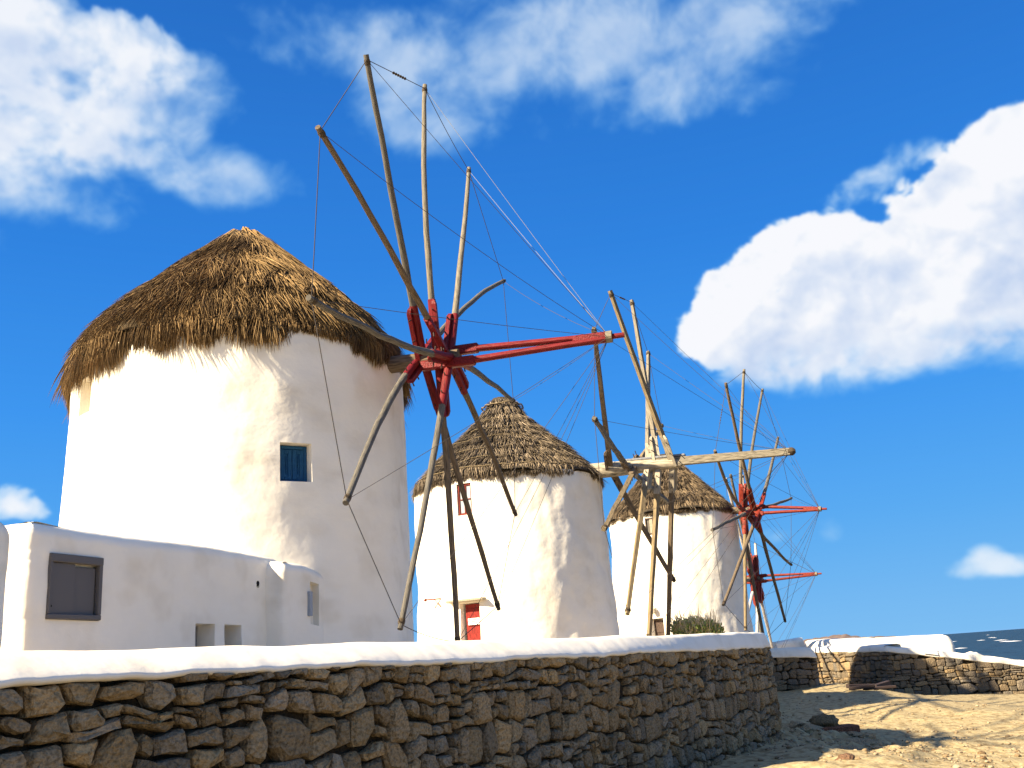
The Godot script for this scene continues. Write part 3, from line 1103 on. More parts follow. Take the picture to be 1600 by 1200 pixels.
func build_ground() -> void:
	struct("ground", terrain_mesh(), M.sand)
	# the raised yard behind the wall, with its earth bank towards the sand
	var edge := PackedVector2Array([Vector2(-5.9, 0.4), Vector2(-3.2, -5.3), Vector2(2.9, -16.7), Vector2(3.6, -18.9), Vector2(5.4, -25.0), Vector2(7.0, -32.0), Vector2(8.7, -38.9), Vector2(9.6, -44.0), Vector2(9.8, -56.0), Vector2(-30, -56), Vector2(-30, 0.4)])
	var mb := MB.new()
	for k in Geometry2D.triangulate_polygon(edge).size() / 3:
		var tri := Geometry2D.triangulate_polygon(edge)
		var a := edge[tri[k * 3]]
		var b := edge[tri[k * 3 + 1]]
		var c := edge[tri[k * 3 + 2]]
		var A := Vector3(a.x, 1.32, a.y)
		var B := Vector3(b.x, 1.32, b.y)
		var C := Vector3(c.x, 1.32, c.y)
		if (B - A).cross(C - A).y > 0: mb.ftri(A, B, C)
		else: mb.ftri(A, C, B)
	for k in range(3, 9):
		var a := edge[k]
		var b := edge[k + 1]
		var nn := Vector2(-(b - a).y, (b - a).x).normalized()
		if nn.x < 0: nn = -nn
		var o := nn * 0.55
		mb.fquad(Vector3(a.x, 1.32, a.y), Vector3(a.x + o.x, -0.7, a.y + o.y), Vector3(b.x + o.x, -0.7, b.y + o.y), Vector3(b.x, 1.32, b.y))
	struct("yard_ground", mb.mesh(false), M.earth)
	# sea
	var sm := MB.new()
	for i in 25:
		for k in 49:
			var r := 20.0 * pow(1.285, i)
			var a := TAU * k / 48
			sm.p(Vector3(sin(a) * r, -3.6, -cos(a) * r))
	for i in 24:
		for k in 48:
			var a := i * 49 + k
			sm.q(a, a + 1, a + 50, a + 49)
	var sea := struct("sea", sm.mesh(), M.sea)
	# whitecaps, thin uneven tongues of foam lying on the waves
	rng.seed = 91
	var fm := MB.new()
	for i in 150:
		var az := deg_to_rad(rng.randf_range(10, 62))
		var r := 130.0 * pow(14.0, rng.randf())
		var w := rng.randf_range(0.4, 1.5) * (1.0 + r / 320.0)
		var c := Vector3(sin(az) * r, -3.55, -cos(az) * r)
		var sx := Vector3(cos(az + 0.2), 0, sin(az + 0.2))
		var sz := Vector3(sx.z, 0, -sx.x)
		var m0 := fm.p(c + Vector3(0, 0.1 + w * 0.04, 0))
		var f0 := fm.v.size()
		for k in 9:
			var a := TAU * k / 9
			fm.p(c + sx * cos(a) * w * rng.randf_range(0.6, 1.2) + sz * sin(a) * w * 0.5 * rng.randf_range(0.4, 1.0))
		for k in 9: fm.t(m0, f0 + (k + 1) % 9, f0 + k)
	var foam := part(sea, "whitecaps", fm.mesh(), M.foam)
	foam.set_meta("kind", "stuff")
	# island on the horizon
	var im := MB.new()
	var nx := 90
	var nz := 10
	for i in nx + 1:
		for j in nz + 1:
			var az := deg_to_rad(lerpf(11.5, 23.0, float(i) / nx))
			var r := lerpf(2850.0, 3500.0, float(j) / nz)
			var d := rad_to_deg(az)
			var top := 15.0 * exp(-pow((d - 15.9) / 1.9, 2.0)) + 10.0 * exp(-pow((d - 17.3) / 0.8, 2.0)) + 7.0 * exp(-pow((d - 19.2) / 1.4, 2.0)) + 3.0
			top *= smoothstep(11.5, 13.4, d) * (1.0 - smoothstep(20.6, 23.0, d))
			top *= 1.0 + 0.3 * n_fine.get_noise_2d(d * 2.0, j * 0.6)
			im.p(Vector3(sin(az) * r, -4.5 + top * sin(PI * j / nz) * 1.08 + 2.5 * n_edge.get_noise_2d(d * 3.0, j), -cos(az) * r))
	for i in nx:
		for j in nz:
			var a := i * (nz + 1) + j
			im.q(a, a + nz + 1, a + nz + 2, a + 1)
	struct("hill", im.mesh(), M.hill)

func angles(a0: float, a1: float, h0: float, h1: float, depth: float, back: bool) -> Array:
	return [deg_to_rad(a0), deg_to_rad(a1), h0, h1, depth, back]

func build_mills() -> void:
	# ---- the large near mill
	var g := "thatched windmills in a row along the shore"
	var m1 := thing("windmill", "largest windmill, nearest, with golden brown thatch, blue shutters and red hub", "windmill", Vector3(-4.808, 0, -16.441), g)
	part(m1, "tower", tower_mesh(2.83, 1.25, 6.92, 0.0, [angles(27.1, 37.0, 4.44, 5.03, 0.28, true), angles(-45.5, -37.0, 5.80, 6.40, 0.4, true)], 0.06, 1.0), M.plaster)
	var p1 := [Vector2(0.02, 9.74), Vector2(0.30, 9.66), Vector2(0.62, 9.36), Vector2(0.96, 9.04), Vector2(1.30, 8.71), Vector2(1.72, 8.31), Vector2(2.14, 7.90), Vector2(2.46, 7.53), Vector2(2.68, 7.22), Vector2(2.80, 7.00), Vector2(2.87, 6.88)]
	var r1 := part(m1, "thatch_roof", roof_mesh(p1, 0.10, 2.0), M.thatch_base)
	straw(r1, p1, {"seed": 101, "n": 46000, "len": 0.62, "wid": 0.017, "lump": 0.13, "lift": 0.09, "yaw": 0.75, "clump": 1.5, "thick": 0.07, "courses": 0, "eave_share": 0.22, "dark": Color(0.058, 0.033, 0.013), "pale": Color(0.305, 0.198, 0.088), "bright": 0.06, "fringe": func(a: float) -> float:
		var d := rad_to_deg(a)
		if d > 180: d -= 360
		return 0.60 - 0.45 * exp(-pow((d - 39.0) / 12.0, 2.0)) - 0.34 * exp(-pow((d - 80.0) / 22.0, 2.0)) + 0.12 * smoothstep(-20.0, -60.0, d)})
	var crown := MB.new()
	rng.seed = 61
	for k in 130:
		var a := rng.randf() * TAU
		var u := rng.randf_range(-0.03, 0.05)
		var far := rng.randf_range(0.32, 0.78)
		var b := a + rng.randf_range(-0.5, 0.5)
		crown.tube([Vector3(sin(a) * 0.03, 9.71 + u, cos(a) * 0.03), Vector3(sin(lerpf(a, b, 0.3)) * 0.24, 9.69 + u, cos(lerpf(a, b, 0.3)) * 0.24), Vector3(sin(b) * far, 9.95 - far * 0.92 + u * 0.5, cos(b) * far)], [0.01, 0.022, 0.008], 5)
	part(r1, "crown_bundle", crown.mesh(), mat(Color(0.27, 0.165, 0.065), 0.9))
	window(m1, panel_frame(deg_to_rad(32.05), 2.83 - 0.20, 4.735), 0.455, 0.575, M.blue, "shutter", M.blue)
	sail_wheel(m1, {"centre": Vector3(-1.149, 6.673, -15.5), "yaw": 14.4, "tilt": -1.5, "cone": -0.02, "bow": 3.12, "back": 2.2, "r0": 0.063, "r1": 0.041, "red": 1.0, "sides": 8, "style": "red", "clamp": "red", "wood": ["pale_wood", "pale_wood", "wood_grey", "wood_grey", "wood_brown", "wood_brown", "wood_brown", "wood_grey", "wood_grey", "wood_grey", "wood_brown", "wood_grey"], "rope": 0.0065, "pale": [0, 1], "screw": 11, "spars": [
		[5.02, -5.7, -0.28, -0.08], [5.05, 23.6, 0.05, 0.14], [5.36, 54.8, -0.17, -0.45], [4.74, 85.0, -0.04, 0.18], [4.91, 115.2, -0.10, 0.1], [4.99, 144.7, 0.0, -0.33],
		[4.74, 174.6, -0.08, -0.08], [4.92, -155.9, -0.06, 0.14], [4.81, -128.6, 0.16, -0.45], [4.87, -97.4, -0.13, 0.2], [4.98, -68.5, 0.06, 0.1], [4.99, -38.2, -0.02, -0.33]]})

	# ---- the second mill
	var m2 := thing("windmill", "second windmill from the left, red window and red door under grey layered thatch", "windmill", Vector3(-0.345, 0, -28.278), g)
	part(m2, "tower", tower_mesh(2.81, 1.25, 6.66, 0.03, [angles(-29.5, -20.5, 5.56, 6.42, 0.2, true), angles(-31.2, -19.1, 1.3, 3.24, 0.32, true)], 0.12, 4.0), M.plaster)
	var p2 := [Vector2(0.02, 9.46), Vector2(0.26, 9.42), Vector2(0.46, 9.18), Vector2(0.66, 8.82), Vector2(0.92, 8.50), Vector2(1.28, 8.14), Vector2(1.70, 7.77), Vector2(2.10, 7.36), Vector2(2.48, 6.96), Vector2(2.74, 6.74), Vector2(2.82, 6.62)]
	var r2 := part(m2, "thatch_roof", roof_mesh(p2, 0.10, 5.0), M.thatch_base_grey)
	straw(r2, p2, {"seed": 102, "n": 20000, "len": 0.40, "wid": 0.030, "lift": 0.24, "yaw": 0.5, "clump": 2.2, "thick": 0.10, "courses": 11, "eave_share": 0.12, "dark": Color(0.085, 0.064, 0.042), "pale": Color(0.33, 0.26, 0.18), "bright": 0.05, "fringe": func(_a: float) -> float: return 0.20})
	for e in [[0.48, 9.13, 0.022], [0.86, 8.57, 0.010], [1.20, 8.22, 0.010], [1.58, 7.88, 0.010], [1.96, 7.50, 0.010], [2.30, 7.15, 0.010], [2.60, 6.86, 0.014]]:
		var rb := MB.new()
		var ring := []
		var rr := []
		for k in 49:
			var a := TAU * k / 48
			var w := n_fine.get_noise_2d(a * 2.0, e[1] * 5.0) * 0.08
			ring.append(Vector3(sin(a) * (e[0] + 0.15), e[1] + w, cos(a) * (e[0] + 0.15)))
			rr.append(e[2])
		rb.tube(ring, rr, 5)
		part(r2, "thatch_rope", rb.mesh(), M.wood_straw)
	window(m2, panel_frame(deg_to_rad(-24.8), 2.81 - 0.10, 5.99), 0.44, 0.84, M.red_light, "pane", M.glass)
	door(m2, deg_to_rad(-24.3), 2.81 - 0.20, 1.32, 0.50, 1.90, M.red_door, true)
	var lin := MB.new()
	lin.box(panel_frame(deg_to_rad(-26.0), 2.90, 3.31), Vector3(1.12, 0.07, 0.22), 0.02)
	part(m2, "door_ledge", lin.mesh(false), M.white_wood)
	var lb := MB.new()
	var lf := panel_frame(deg_to_rad(-48.0), 2.84, 3.44)
	lb.tube([lf * Vector3(0.2, 0, 0), lf * Vector3(-0.12, 0, 0.25)], [0.02, 0.02], 6)
	lb.tube([lf * Vector3(0.2, -0.22, 0), lf * Vector3(0.06, -0.02, 0.1)], [0.012, 0.012], 6)
	lb.tube([lf * Vector3(-0.12, 0.03, 0.25), lf * Vector3(-0.15, -0.03, 0.27)], [0.03, 0.045], 8)
	part(m2, "lamp_bracket", lb.mesh(), M.red_light)
	sail_wheel(m2, {"centre": Vector3(3.529, 6.769, -27.0), "yaw": 18.3, "tilt": -1.9, "cone": -0.09, "bow": 4.18, "back": 1.7, "r0": 0.090, "r1": 0.064, "red": 0.85, "sides": 4, "style": "white", "dark_clamp": [0, 1, 5, 7, 11], "clamp": "white_wood", "wood": ["wood_grey", "wood_brown", "wood_straw", "pale_wood", "pale_wood", "wood_straw", "wood_grey", "wood_brown", "wood_brown", "wood_straw", "wood_straw", "wood_straw"], "rope": 0.008, "screw": 2, "spars": [
		[4.98, -85.9, 0.0, -0.44], [5.21, -57.2, 0.0, -0.92], [5.09, -25.7, -0.05, 0.87], [5.39, 8.3, 0.05, 0.48], [5.18, 34.1, 0.0, 0.17], [4.87, 64.2, 0.0, -0.19],
		[4.98, 95.3, 0.0, -0.44], [5.19, 125.0, 0.05, -0.92], [5.33, 153.9, 0.0, 0.87], [4.80, -174.7, 0.0, 0.48], [5.04, -145.6, 0.0, 0.17], [5.24, -115.7, 0.0, -0.19]]})

	# ---- the third mill
	var m3 := thing("windmill", "third windmill from the left, small brown window, low dark door, shrub before it", "windmill", Vector3(6.028, 0, -38.936), g)
	part(m3, "tower", tower_mesh(2.58, 1.25, 6.84, 0.04, [angles(-32.3, -24.7, 5.97, 6.62, 0.22, true), angles(-35.8, -24.8, 1.3, 2.89, 0.35, true)], 0.09, 9.0), M.plaster)
	var p3 := [Vector2(0.02, 9.50), Vector2(0.24, 9.46), Vector2(0.44, 9.26), Vector2(0.70, 8.92), Vector2(0.95, 8.60), Vector2(1.28, 8.22), Vector2(1.62, 7.85), Vector2(1.96, 7.49), Vector2(2.28, 7.14), Vector2(2.50, 6.92), Vector2(2.58, 6.80)]
	var r3 := part(m3, "thatch_roof", roof_mesh(p3, 0.09, 8.0), M.thatch_base_grey)
	straw(r3, p3, {"seed": 103, "n": 15000, "len": 0.46, "wid": 0.034, "lift": 0.20, "yaw": 0.6, "clump": 2.0, "thick": 0.10, "courses": 9, "eave_share": 0.12, "dark": Color(0.08, 0.058, 0.036), "pale": Color(0.29, 0.215, 0.135), "bright": 0.04, "fringe": func(_a: float) -> float: return 0.16})
	var wf := panel_frame(deg_to_rad(-28.5), 2.58 - 0.10, 6.30)
	var wb := MB.new()
	for s in [-1.0, 1.0]:
		wb.box(wf * Transform3D(Basis(), Vector3(s * 0.15, 0, 0)), Vector3(0.05, 0.64, 0.06), 0.006)
		wb.box(wf * Transform3D(Basis(), Vector3(0, s * 0.295, 0.002)), Vector3(0.25, 0.05, 0.055), 0.006)
	var w3 := part(m3, "window", wb.mesh(false), M.brown_door)
	for s in [-1.0, 1.0]:
		var sb := MB.new()
		sb.box(wf * Transform3D(Basis(), Vector3(s * 0.063, 0, -0.01 + s * 0.02)), Vector3(0.122, 0.53, 0.02), 0.004)
		part(w3, "shutter", sb.mesh(false), M.wood_grey if s < 0 else M.white_wood)
	door(m3, deg_to_rad(-30.3), 2.58 - 0.24, 1.32, 0.46, 1.52, M.brown_door, false)
	var lm := MB.new()
	var l3 := panel_frame(deg_to_rad(-31.0), 2.63, 3.16)
	lm.box(l3 * Transform3D(Basis(), Vector3(0, 0, 0.09)), Vector3(0.16, 0.2, 0.16), 0.03)
	lm.tube([l3 * Vector3(0, 0.14, 0), l3 * Vector3(0, 0.15, 0.10)], [0.02, 0.02], 6)
	part(m3, "wall_lamp", lm.mesh(false), M.white_wood)
	sail_wheel(m3, {"centre": Vector3(8.827, 6.73, -37.4), "yaw": 28.7, "tilt": -6.9, "cone": 0.27, "bow": 2.95, "back": 1.6, "r0": 0.076, "r1": 0.052, "red": 1.05, "sides": 8, "style": "red", "clamp": "red_light", "wood": ["pale_wood", "wood_grey", "wood_grey", "wood_grey", "wood_brown", "wood_brown", "wood_brown", "wood_straw", "wood_brown", "wood_grey", "wood_brown", "wood_brown"], "rope": 0.009, "screw": 10, "spars": [
		[5.48, -12.3, -0.22, -0.3], [5.30, 15.6, -0.2, -0.15], [5.04, 46.5, 0.05, 0.42], [5.76, 79.0, 0.05, 0.1], [5.61, 108.8, 0.15, -0.2], [5.79, 136.6, 0.0, 0.25],
		[5.03, 170.3, 0.1, -0.3], [4.80, -160.0, 0.05, -0.15], [5.58, -131.1, 0.0, 0.42], [5.47, -102.7, 0.0, 0.1], [5.15, -71.9, -0.34, -0.2], [5.57, -39.5, -0.12, 0.25]]})

	# ---- the farthest mill, whose tower stands hidden behind the third
	var c4 := Vector3(11.224, 4.837, -48.5)
	var m4 := thing("windmill", "farthest windmill, only its small orange red sail wheel shows past the third tower", "windmill", Vector3(7.45, 0, -50.1), g)
	part(m4, "tower", tower_mesh(2.1, -0.6, 5.2, 0.04, [], 0.08, 14.0), M.plaster)
	var p4 := [Vector2(0.02, 7.3), Vector2(0.3, 7.2), Vector2(1.0, 6.5), Vector2(1.6, 5.9), Vector2(2.1, 5.3), Vector2(2.2, 5.1)]
	var r4 := part(m4, "thatch_roof", roof_mesh(p4, 0.08, 12.0), M.thatch_base_grey)
	straw(r4, p4, {"seed": 104, "n": 3000, "len": 0.5, "wid": 0.05, "lift": 0.2, "yaw": 0.6, "clump": 2.0, "thick": 0.10, "courses": 8, "eave_share": 0.12, "dark": Color(0.08, 0.058, 0.036), "pale": Color(0.29, 0.215, 0.135), "bright": 0.04, "fringe": func(_a: float) -> float: return 0.16})
	sail_wheel(m4, {"centre": c4, "yaw": 25.0, "tilt": -1.0, "cone": 0.1, "bow": 3.25, "back": 2.6, "r0": 0.09, "r1": 0.06, "red": 1.3, "sides": 6, "style": "red", "clamp": "red_light", "wood": ["white_spar", "white_spar", "wood_grey"], "rope": 0.009, "screw": 4, "spars": [
		[5.2, -2.0, 0, -0.1], [2.0, 25.0, 0, 0.2], [1.6, 88.0, 0, 0.1], [1.45, 122.0, 0, 0.15], [4.6, 150.0, 0, 0.1], [4.9, 178.0, 0, -0.1],
		[5.1, -152.0, 0, 0.2], [5.0, -122.0, 0, 0.1], [5.0, -95.0, 0, 0.0], [5.1, -66.0, 0, 0.1], [6.0, -41.4, 0, -0.1], [5.62, -30.5, 0, 0.0]]})

func door(parent: Node3D, a: float, r: float, y0: float, w: float, h: float, m: Material, notice: bool) -> void:
	var f := panel_frame(a, r, y0 + h * 0.5)
	var b := MB.new()
	b.box(f, Vector3(w, h, 0.05), 0.006)
	for k in 3:
		b.box(f * Transform3D(Basis(), Vector3(0, -h * 0.36 + k * h * 0.34, 0.03)), Vector3(w - 0.12, h * 0.24, 0.03), 0.012)
	var d := part(parent, "door", b.mesh(false), m)
	var k := MB.new()
	k.tube([f * Vector3(w * 0.36, -0.05, 0.02), f * Vector3(w * 0.36, -0.05, 0.08)], [0.02, 0.028], 8)
	part(d, "handle", k.mesh(), M.iron)
	if notice:
		var nb := MB.new()
		nb.box(f * Transform3D(Basis(), Vector3(0.0, 0.50, 0.07)), Vector3(0.34, 0.17, 0.012), 0.002)
		part(d, "notice", nb.mesh(false), M.paper)
		var ib := MB.new()
		for j in 3:
			ib.box(f * Transform3D(Basis(), Vector3(-0.02 + 0.03 * j, 0.545 - 0.042 * j, 0.0775)), Vector3(0.22 - 0.05 * j, 0.016, 0.004), 0.0)
		part(d, "notice_print", ib.mesh(false), M.ink)

# a plastered block: path runs along its outer faces, top edge rounded
func block(parent: Node3D, n: String, path: Array, s0: float, s1: float, y0: float, top: Callable, deep: float, openings: Array, sd: float) -> void:
	var mb := MB.new()
	var R := 0.16
	var pos := func(s: float, t: float, depth: float) -> Vector3:
		var H: float = top.call(s)
		var out := 0.0
		var y := 0.0
		if t <= 2.0:
			y = lerpf(y0, H - R, t / 2.0)
		elif t <= 3.0:
			var a := (t - 2.0) * PI * 0.5
			y = H - R + R * sin(a)
			out = -R * (1.0 - cos(a))
		else:
			y = H - 0.22 * (t - 3.0)
			out = -R - (t - 3.0) * deep
		out += n_big.get_noise_3d(s * 0.7 + sd, y * 0.8, sd) * 0.03 + n_fine.get_noise_3d(s * 2.0, y * 2.0, sd) * 0.008
		return on_path(path, s, out - depth, y)
	var tl := lines(0, 2, 16) + lines(2, 3, 6).slice(1) + [4.0]
	shell(mb, lines(s0, s1, int((s1 - s0) / 0.06)), tl, pos, openings)
	part(parent, n, mb.mesh(), M.plaster)

func build_house() -> void:
	var p1 := Vector2(-4.908, -9.543)
	var d := Vector2(0.328, -0.945)
	var n := Vector2(0.945, 0.328)
	var y0 := 1.25
	var house := thing("house", "low whitewashed flat roofed house joined to the largest windmill, grey sliding shutter", "house", Vector3.ZERO)
	var t_of := func(y: float, H: float) -> float: return (y - y0) / (H - 0.16 - y0) * 2.0
	# the end of the yard wall on the near side
	var a0 := p1 + n * 1.05 - d * 1.2
	var pa := path_from([a0 - d * 5.0, a0, a0 - n * 0.6], 0.06)
	block(house, "wall", pa, 0.0, 5.5, y0, func(s: float) -> float: return 3.06 - 0.02 * sin(s), 0.5, [], 2.0)
	# main front with its short sunlit return
	var H := 3.34
	var pb := path_from([p1 - n * 1.6, p1, p1 + d * 4.35], 0.07)
	var L := 1.6 - 0.03
	var ops := []
	for o in [[0.25, 0.98, 2.37, 3.03, 0.07, true], [2.58, 2.97, 1.9, 2.36, 0.30, true], [3.17, 3.53, 1.9, 2.36, 0.30, true], [3.83, 3.89, 2.87, 2.94, 0.2, true]]:
		ops.append([L + o[0], L + o[1], t_of.call(o[2], H), t_of.call(o[3], H), o[4], o[5]])
	block(house, "wall", pb, 0.0, L + 4.35, y0, func(s: float) -> float: return H - 0.03 * smoothstep(3.0, 5.8, s) + 0.015 * sin(s * 1.7), 3.0, ops, 5.0)
	# the lower block against the tower
	var c0 := p1 + n * 0.30 + d * 4.05
	var pc := path_from([c0 - n * 0.9, c0, c0 + d * 2.3], 0.06)
	var Hc := 3.20
	block(house, "wall", pc, 0.0, 0.9 - 0.03 + 2.3, y0, func(s: float) -> float: return Hc + 0.10 * (1.0 - smoothstep(0.0, 0.9, s)) - 0.12 * smoothstep(1.3, 2.4, s), 1.5, [[0.87 + 0.64, 0.87 + 0.88, t_of.call(2.36, Hc), t_of.call(2.96, Hc), 0.34, true]], 8.0)
	# sliding shutter
	var fr := func(s: float, y: float, out: float) -> Transform3D:
		var q := p1 + d * s + n * out
		return Transform3D(Basis(Vector3(d.x, 0, d.y), Vector3.UP, Vector3(n.x, 0, n.y)), Vector3(q.x, y, q.y))
	var mb := MB.new()
	mb.box(fr.call(0.615, 2.985, 0.0), Vector3(0.73, 0.085, 0.06), 0.008)
	mb.box(fr.call(0.615, 2.395, 0.0), Vector3(0.73, 0.055, 0.06), 0.008)
	mb.box(fr.call(0.27, 2.685, -0.003), Vector3(0.035, 0.52, 0.055), 0.006)
	mb.box(fr.call(0.955, 2.685, -0.003), Vector3(0.05, 0.52, 0.055), 0.006)
	var sh := part(house, "window", mb.mesh(false), M.shutter_grey)
	for k in 2:
		var b := MB.new()
		b.box(fr.call(0.445 + 0.31 * k, 2.68 - 0.012 * k, -0.012 - 0.022 * k), Vector3(0.33, 0.515 - 0.02 * k, 0.018), 0.004)
		var leaf := part(sh, "shutter", b.mesh(false), M.shutter_grey)
		leaf.name = "shutter" if k == 0 else "shutter_001"
	var bk := MB.new()
	bk.box(fr.call(0.93, 2.68, -0.05), Vector3(0.03, 0.5, 0.01), 0.0)  # black strip stands in for the shade of the gap beside the leaf
	for k in 2:
		bk.tube([fr.call(0.31 + 0.565 * k, 2.50, -0.02) * Vector3.ZERO, fr.call(0.31 + 0.565 * k, 2.50, 0.002 - 0.022 * k) * Vector3.ZERO], [0.012, 0.012], 8)
	part(sh, "dark_gap_and_catch", bk.mesh(false), M.dark)
	# dark backs of the two vents and the pipe hole
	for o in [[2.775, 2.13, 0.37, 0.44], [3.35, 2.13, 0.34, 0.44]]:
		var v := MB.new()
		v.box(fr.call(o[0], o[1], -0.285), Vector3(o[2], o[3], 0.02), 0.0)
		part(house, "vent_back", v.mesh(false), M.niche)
	var ph := MB.new()
	ph.tube([fr.call(3.86, 2.905, -0.1) * Vector3.ZERO, fr.call(3.86, 2.905, 0.008) * Vector3.ZERO], [0.036, 0.036], 14)
	part(house, "drain_pipe", ph.mesh(), M.dark)
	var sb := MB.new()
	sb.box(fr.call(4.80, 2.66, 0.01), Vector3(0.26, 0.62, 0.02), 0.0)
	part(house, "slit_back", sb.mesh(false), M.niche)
	var eb := MB.new()
	eb.box(fr.call(4.635, 2.63, 0.33), Vector3(0.07, 0.34, 0.07), 0.008)
	part(house, "meter_box", eb.mesh(false), M.steel)

func build_front_wall() -> void:
	var dir := Vector2(0.4715, -0.882)
	var a := Vector2(-2.78, -5.17)
	var st := a - dir * 5.6
	var corner := a + dir * 16.35
	var back := corner + Vector2(-0.97, -0.25) * 3.2
	var path := path_from([st, corner, back], 1.0)
	var S0 := 5.6
	var wall := thing("stone_wall", "long rubble retaining wall in the foreground with a white plaster cap", "wall", Vector3.ZERO)
	var total: float = path[-1][2]
	var yb := func(s: float) -> float:
		var k := s - S0
		return 1.685 - 0.0075 * clampf(k, 0, 15) + n_fine.get_noise_2d(s * 0.8, 3.0) * 0.035 + n_fine.get_noise_2d(s * 3.0, 9.0) * 0.012
	# core coloured dark to put shade into the gaps between the stones
	part(wall, "core", sweep(path, 0.0, total, 0.15, func(s: float) -> Array:
		return [Vector2(-0.075, -0.4), Vector2(-0.075, yb.call(s) + 0.04), Vector2(-0.42, yb.call(s) + 0.04), Vector2(-0.42, 0.9)]), M.gap_shade)
	# cap
	part(wall, "coping", sweep(path, 0.0, total, 0.07, func(s: float) -> Array:
		var b: float = yb.call(s)
		var t := 1.865 + n_big.get_noise_2d(s * 0.5, 40.0) * 0.02
		var o := 0.03 + n_fine.get_noise_2d(s * 0.9, 60.0) * 0.02
		var k := smoothstep(S0 + 6.0, S0 + 13.0, s)          # the front face leans back on the left, stands up on the right
		var slope := lerpf(0.28, 0.08, k)
		return [Vector2(-0.06, b - 0.004), Vector2(o - 0.008, b), Vector2(o + 0.012, b + 0.018), Vector2(o + 0.006, lerpf(b, t, 0.22)), Vector2(o - slope * 0.30, lerpf(b, t, 0.48)), Vector2(o - slope * 0.68, lerpf(b, t, 0.80)), Vector2(o - slope, t - 0.012), Vector2(o - slope - 0.06, t + 0.002), Vector2(-0.44, t), Vector2(-0.47, t - 0.03), Vector2(-0.49, b), Vector2(-0.40, b - 0.004)]), M.cap)
	var tone := func(s: float, y: float) -> Color:
		var w := rng.randf()
		var c := Color(0.32, 0.238, 0.135).lerp(Color(0.27, 0.222, 0.155), smoothstep(0.35, 0.95, w))
		if w < 0.16: c = Color(0.38, 0.27, 0.14)
		if w > 0.96: c = Color(0.36, 0.28, 0.18)
		c = c * rng.randf_range(0.72, 1.3)
		if y < 0.22 and s > S0 + 10.0 and rng.randf() < 0.15: c = Color(0.33, 0.26, 0.18)
		return c
	var ok := func(s: float, y: float) -> bool:
		return s > S0 - 1.2 and s < total - 0.3 and y < yb.call(s) + 0.10
	var stones := rubble(path, S0 - 1.2, S0 + 8.2, -0.12, 2.0, 0.25, 7, func(q: float, y: float) -> bool: return ok.call(q, y) and q < S0 + 8.2, tone, yb, 0.38, 1.12, 1.75)
	stones.append_array(rubble(path, S0 + 8.4, total, -0.12, 2.0, 0.26, 8, func(q: float, y: float) -> bool: return ok.call(q, y) and q > S0 + 8.2, tone, yb, 0.55, 1.15, 1.5))
	lay_stones(wall, stones, 300, func(e) -> float:
		var k: float = e[1] - S0
		if e[2] < 0.86 - 0.083 * k or k < -0.25 or k > 16.9: return 0.0
		var q := on_path(path, e[1], 0, 0)
		return e[3] / (q.x * q.x + q.z * q.z) * (1.0 if k < 15.5 else 0.6))

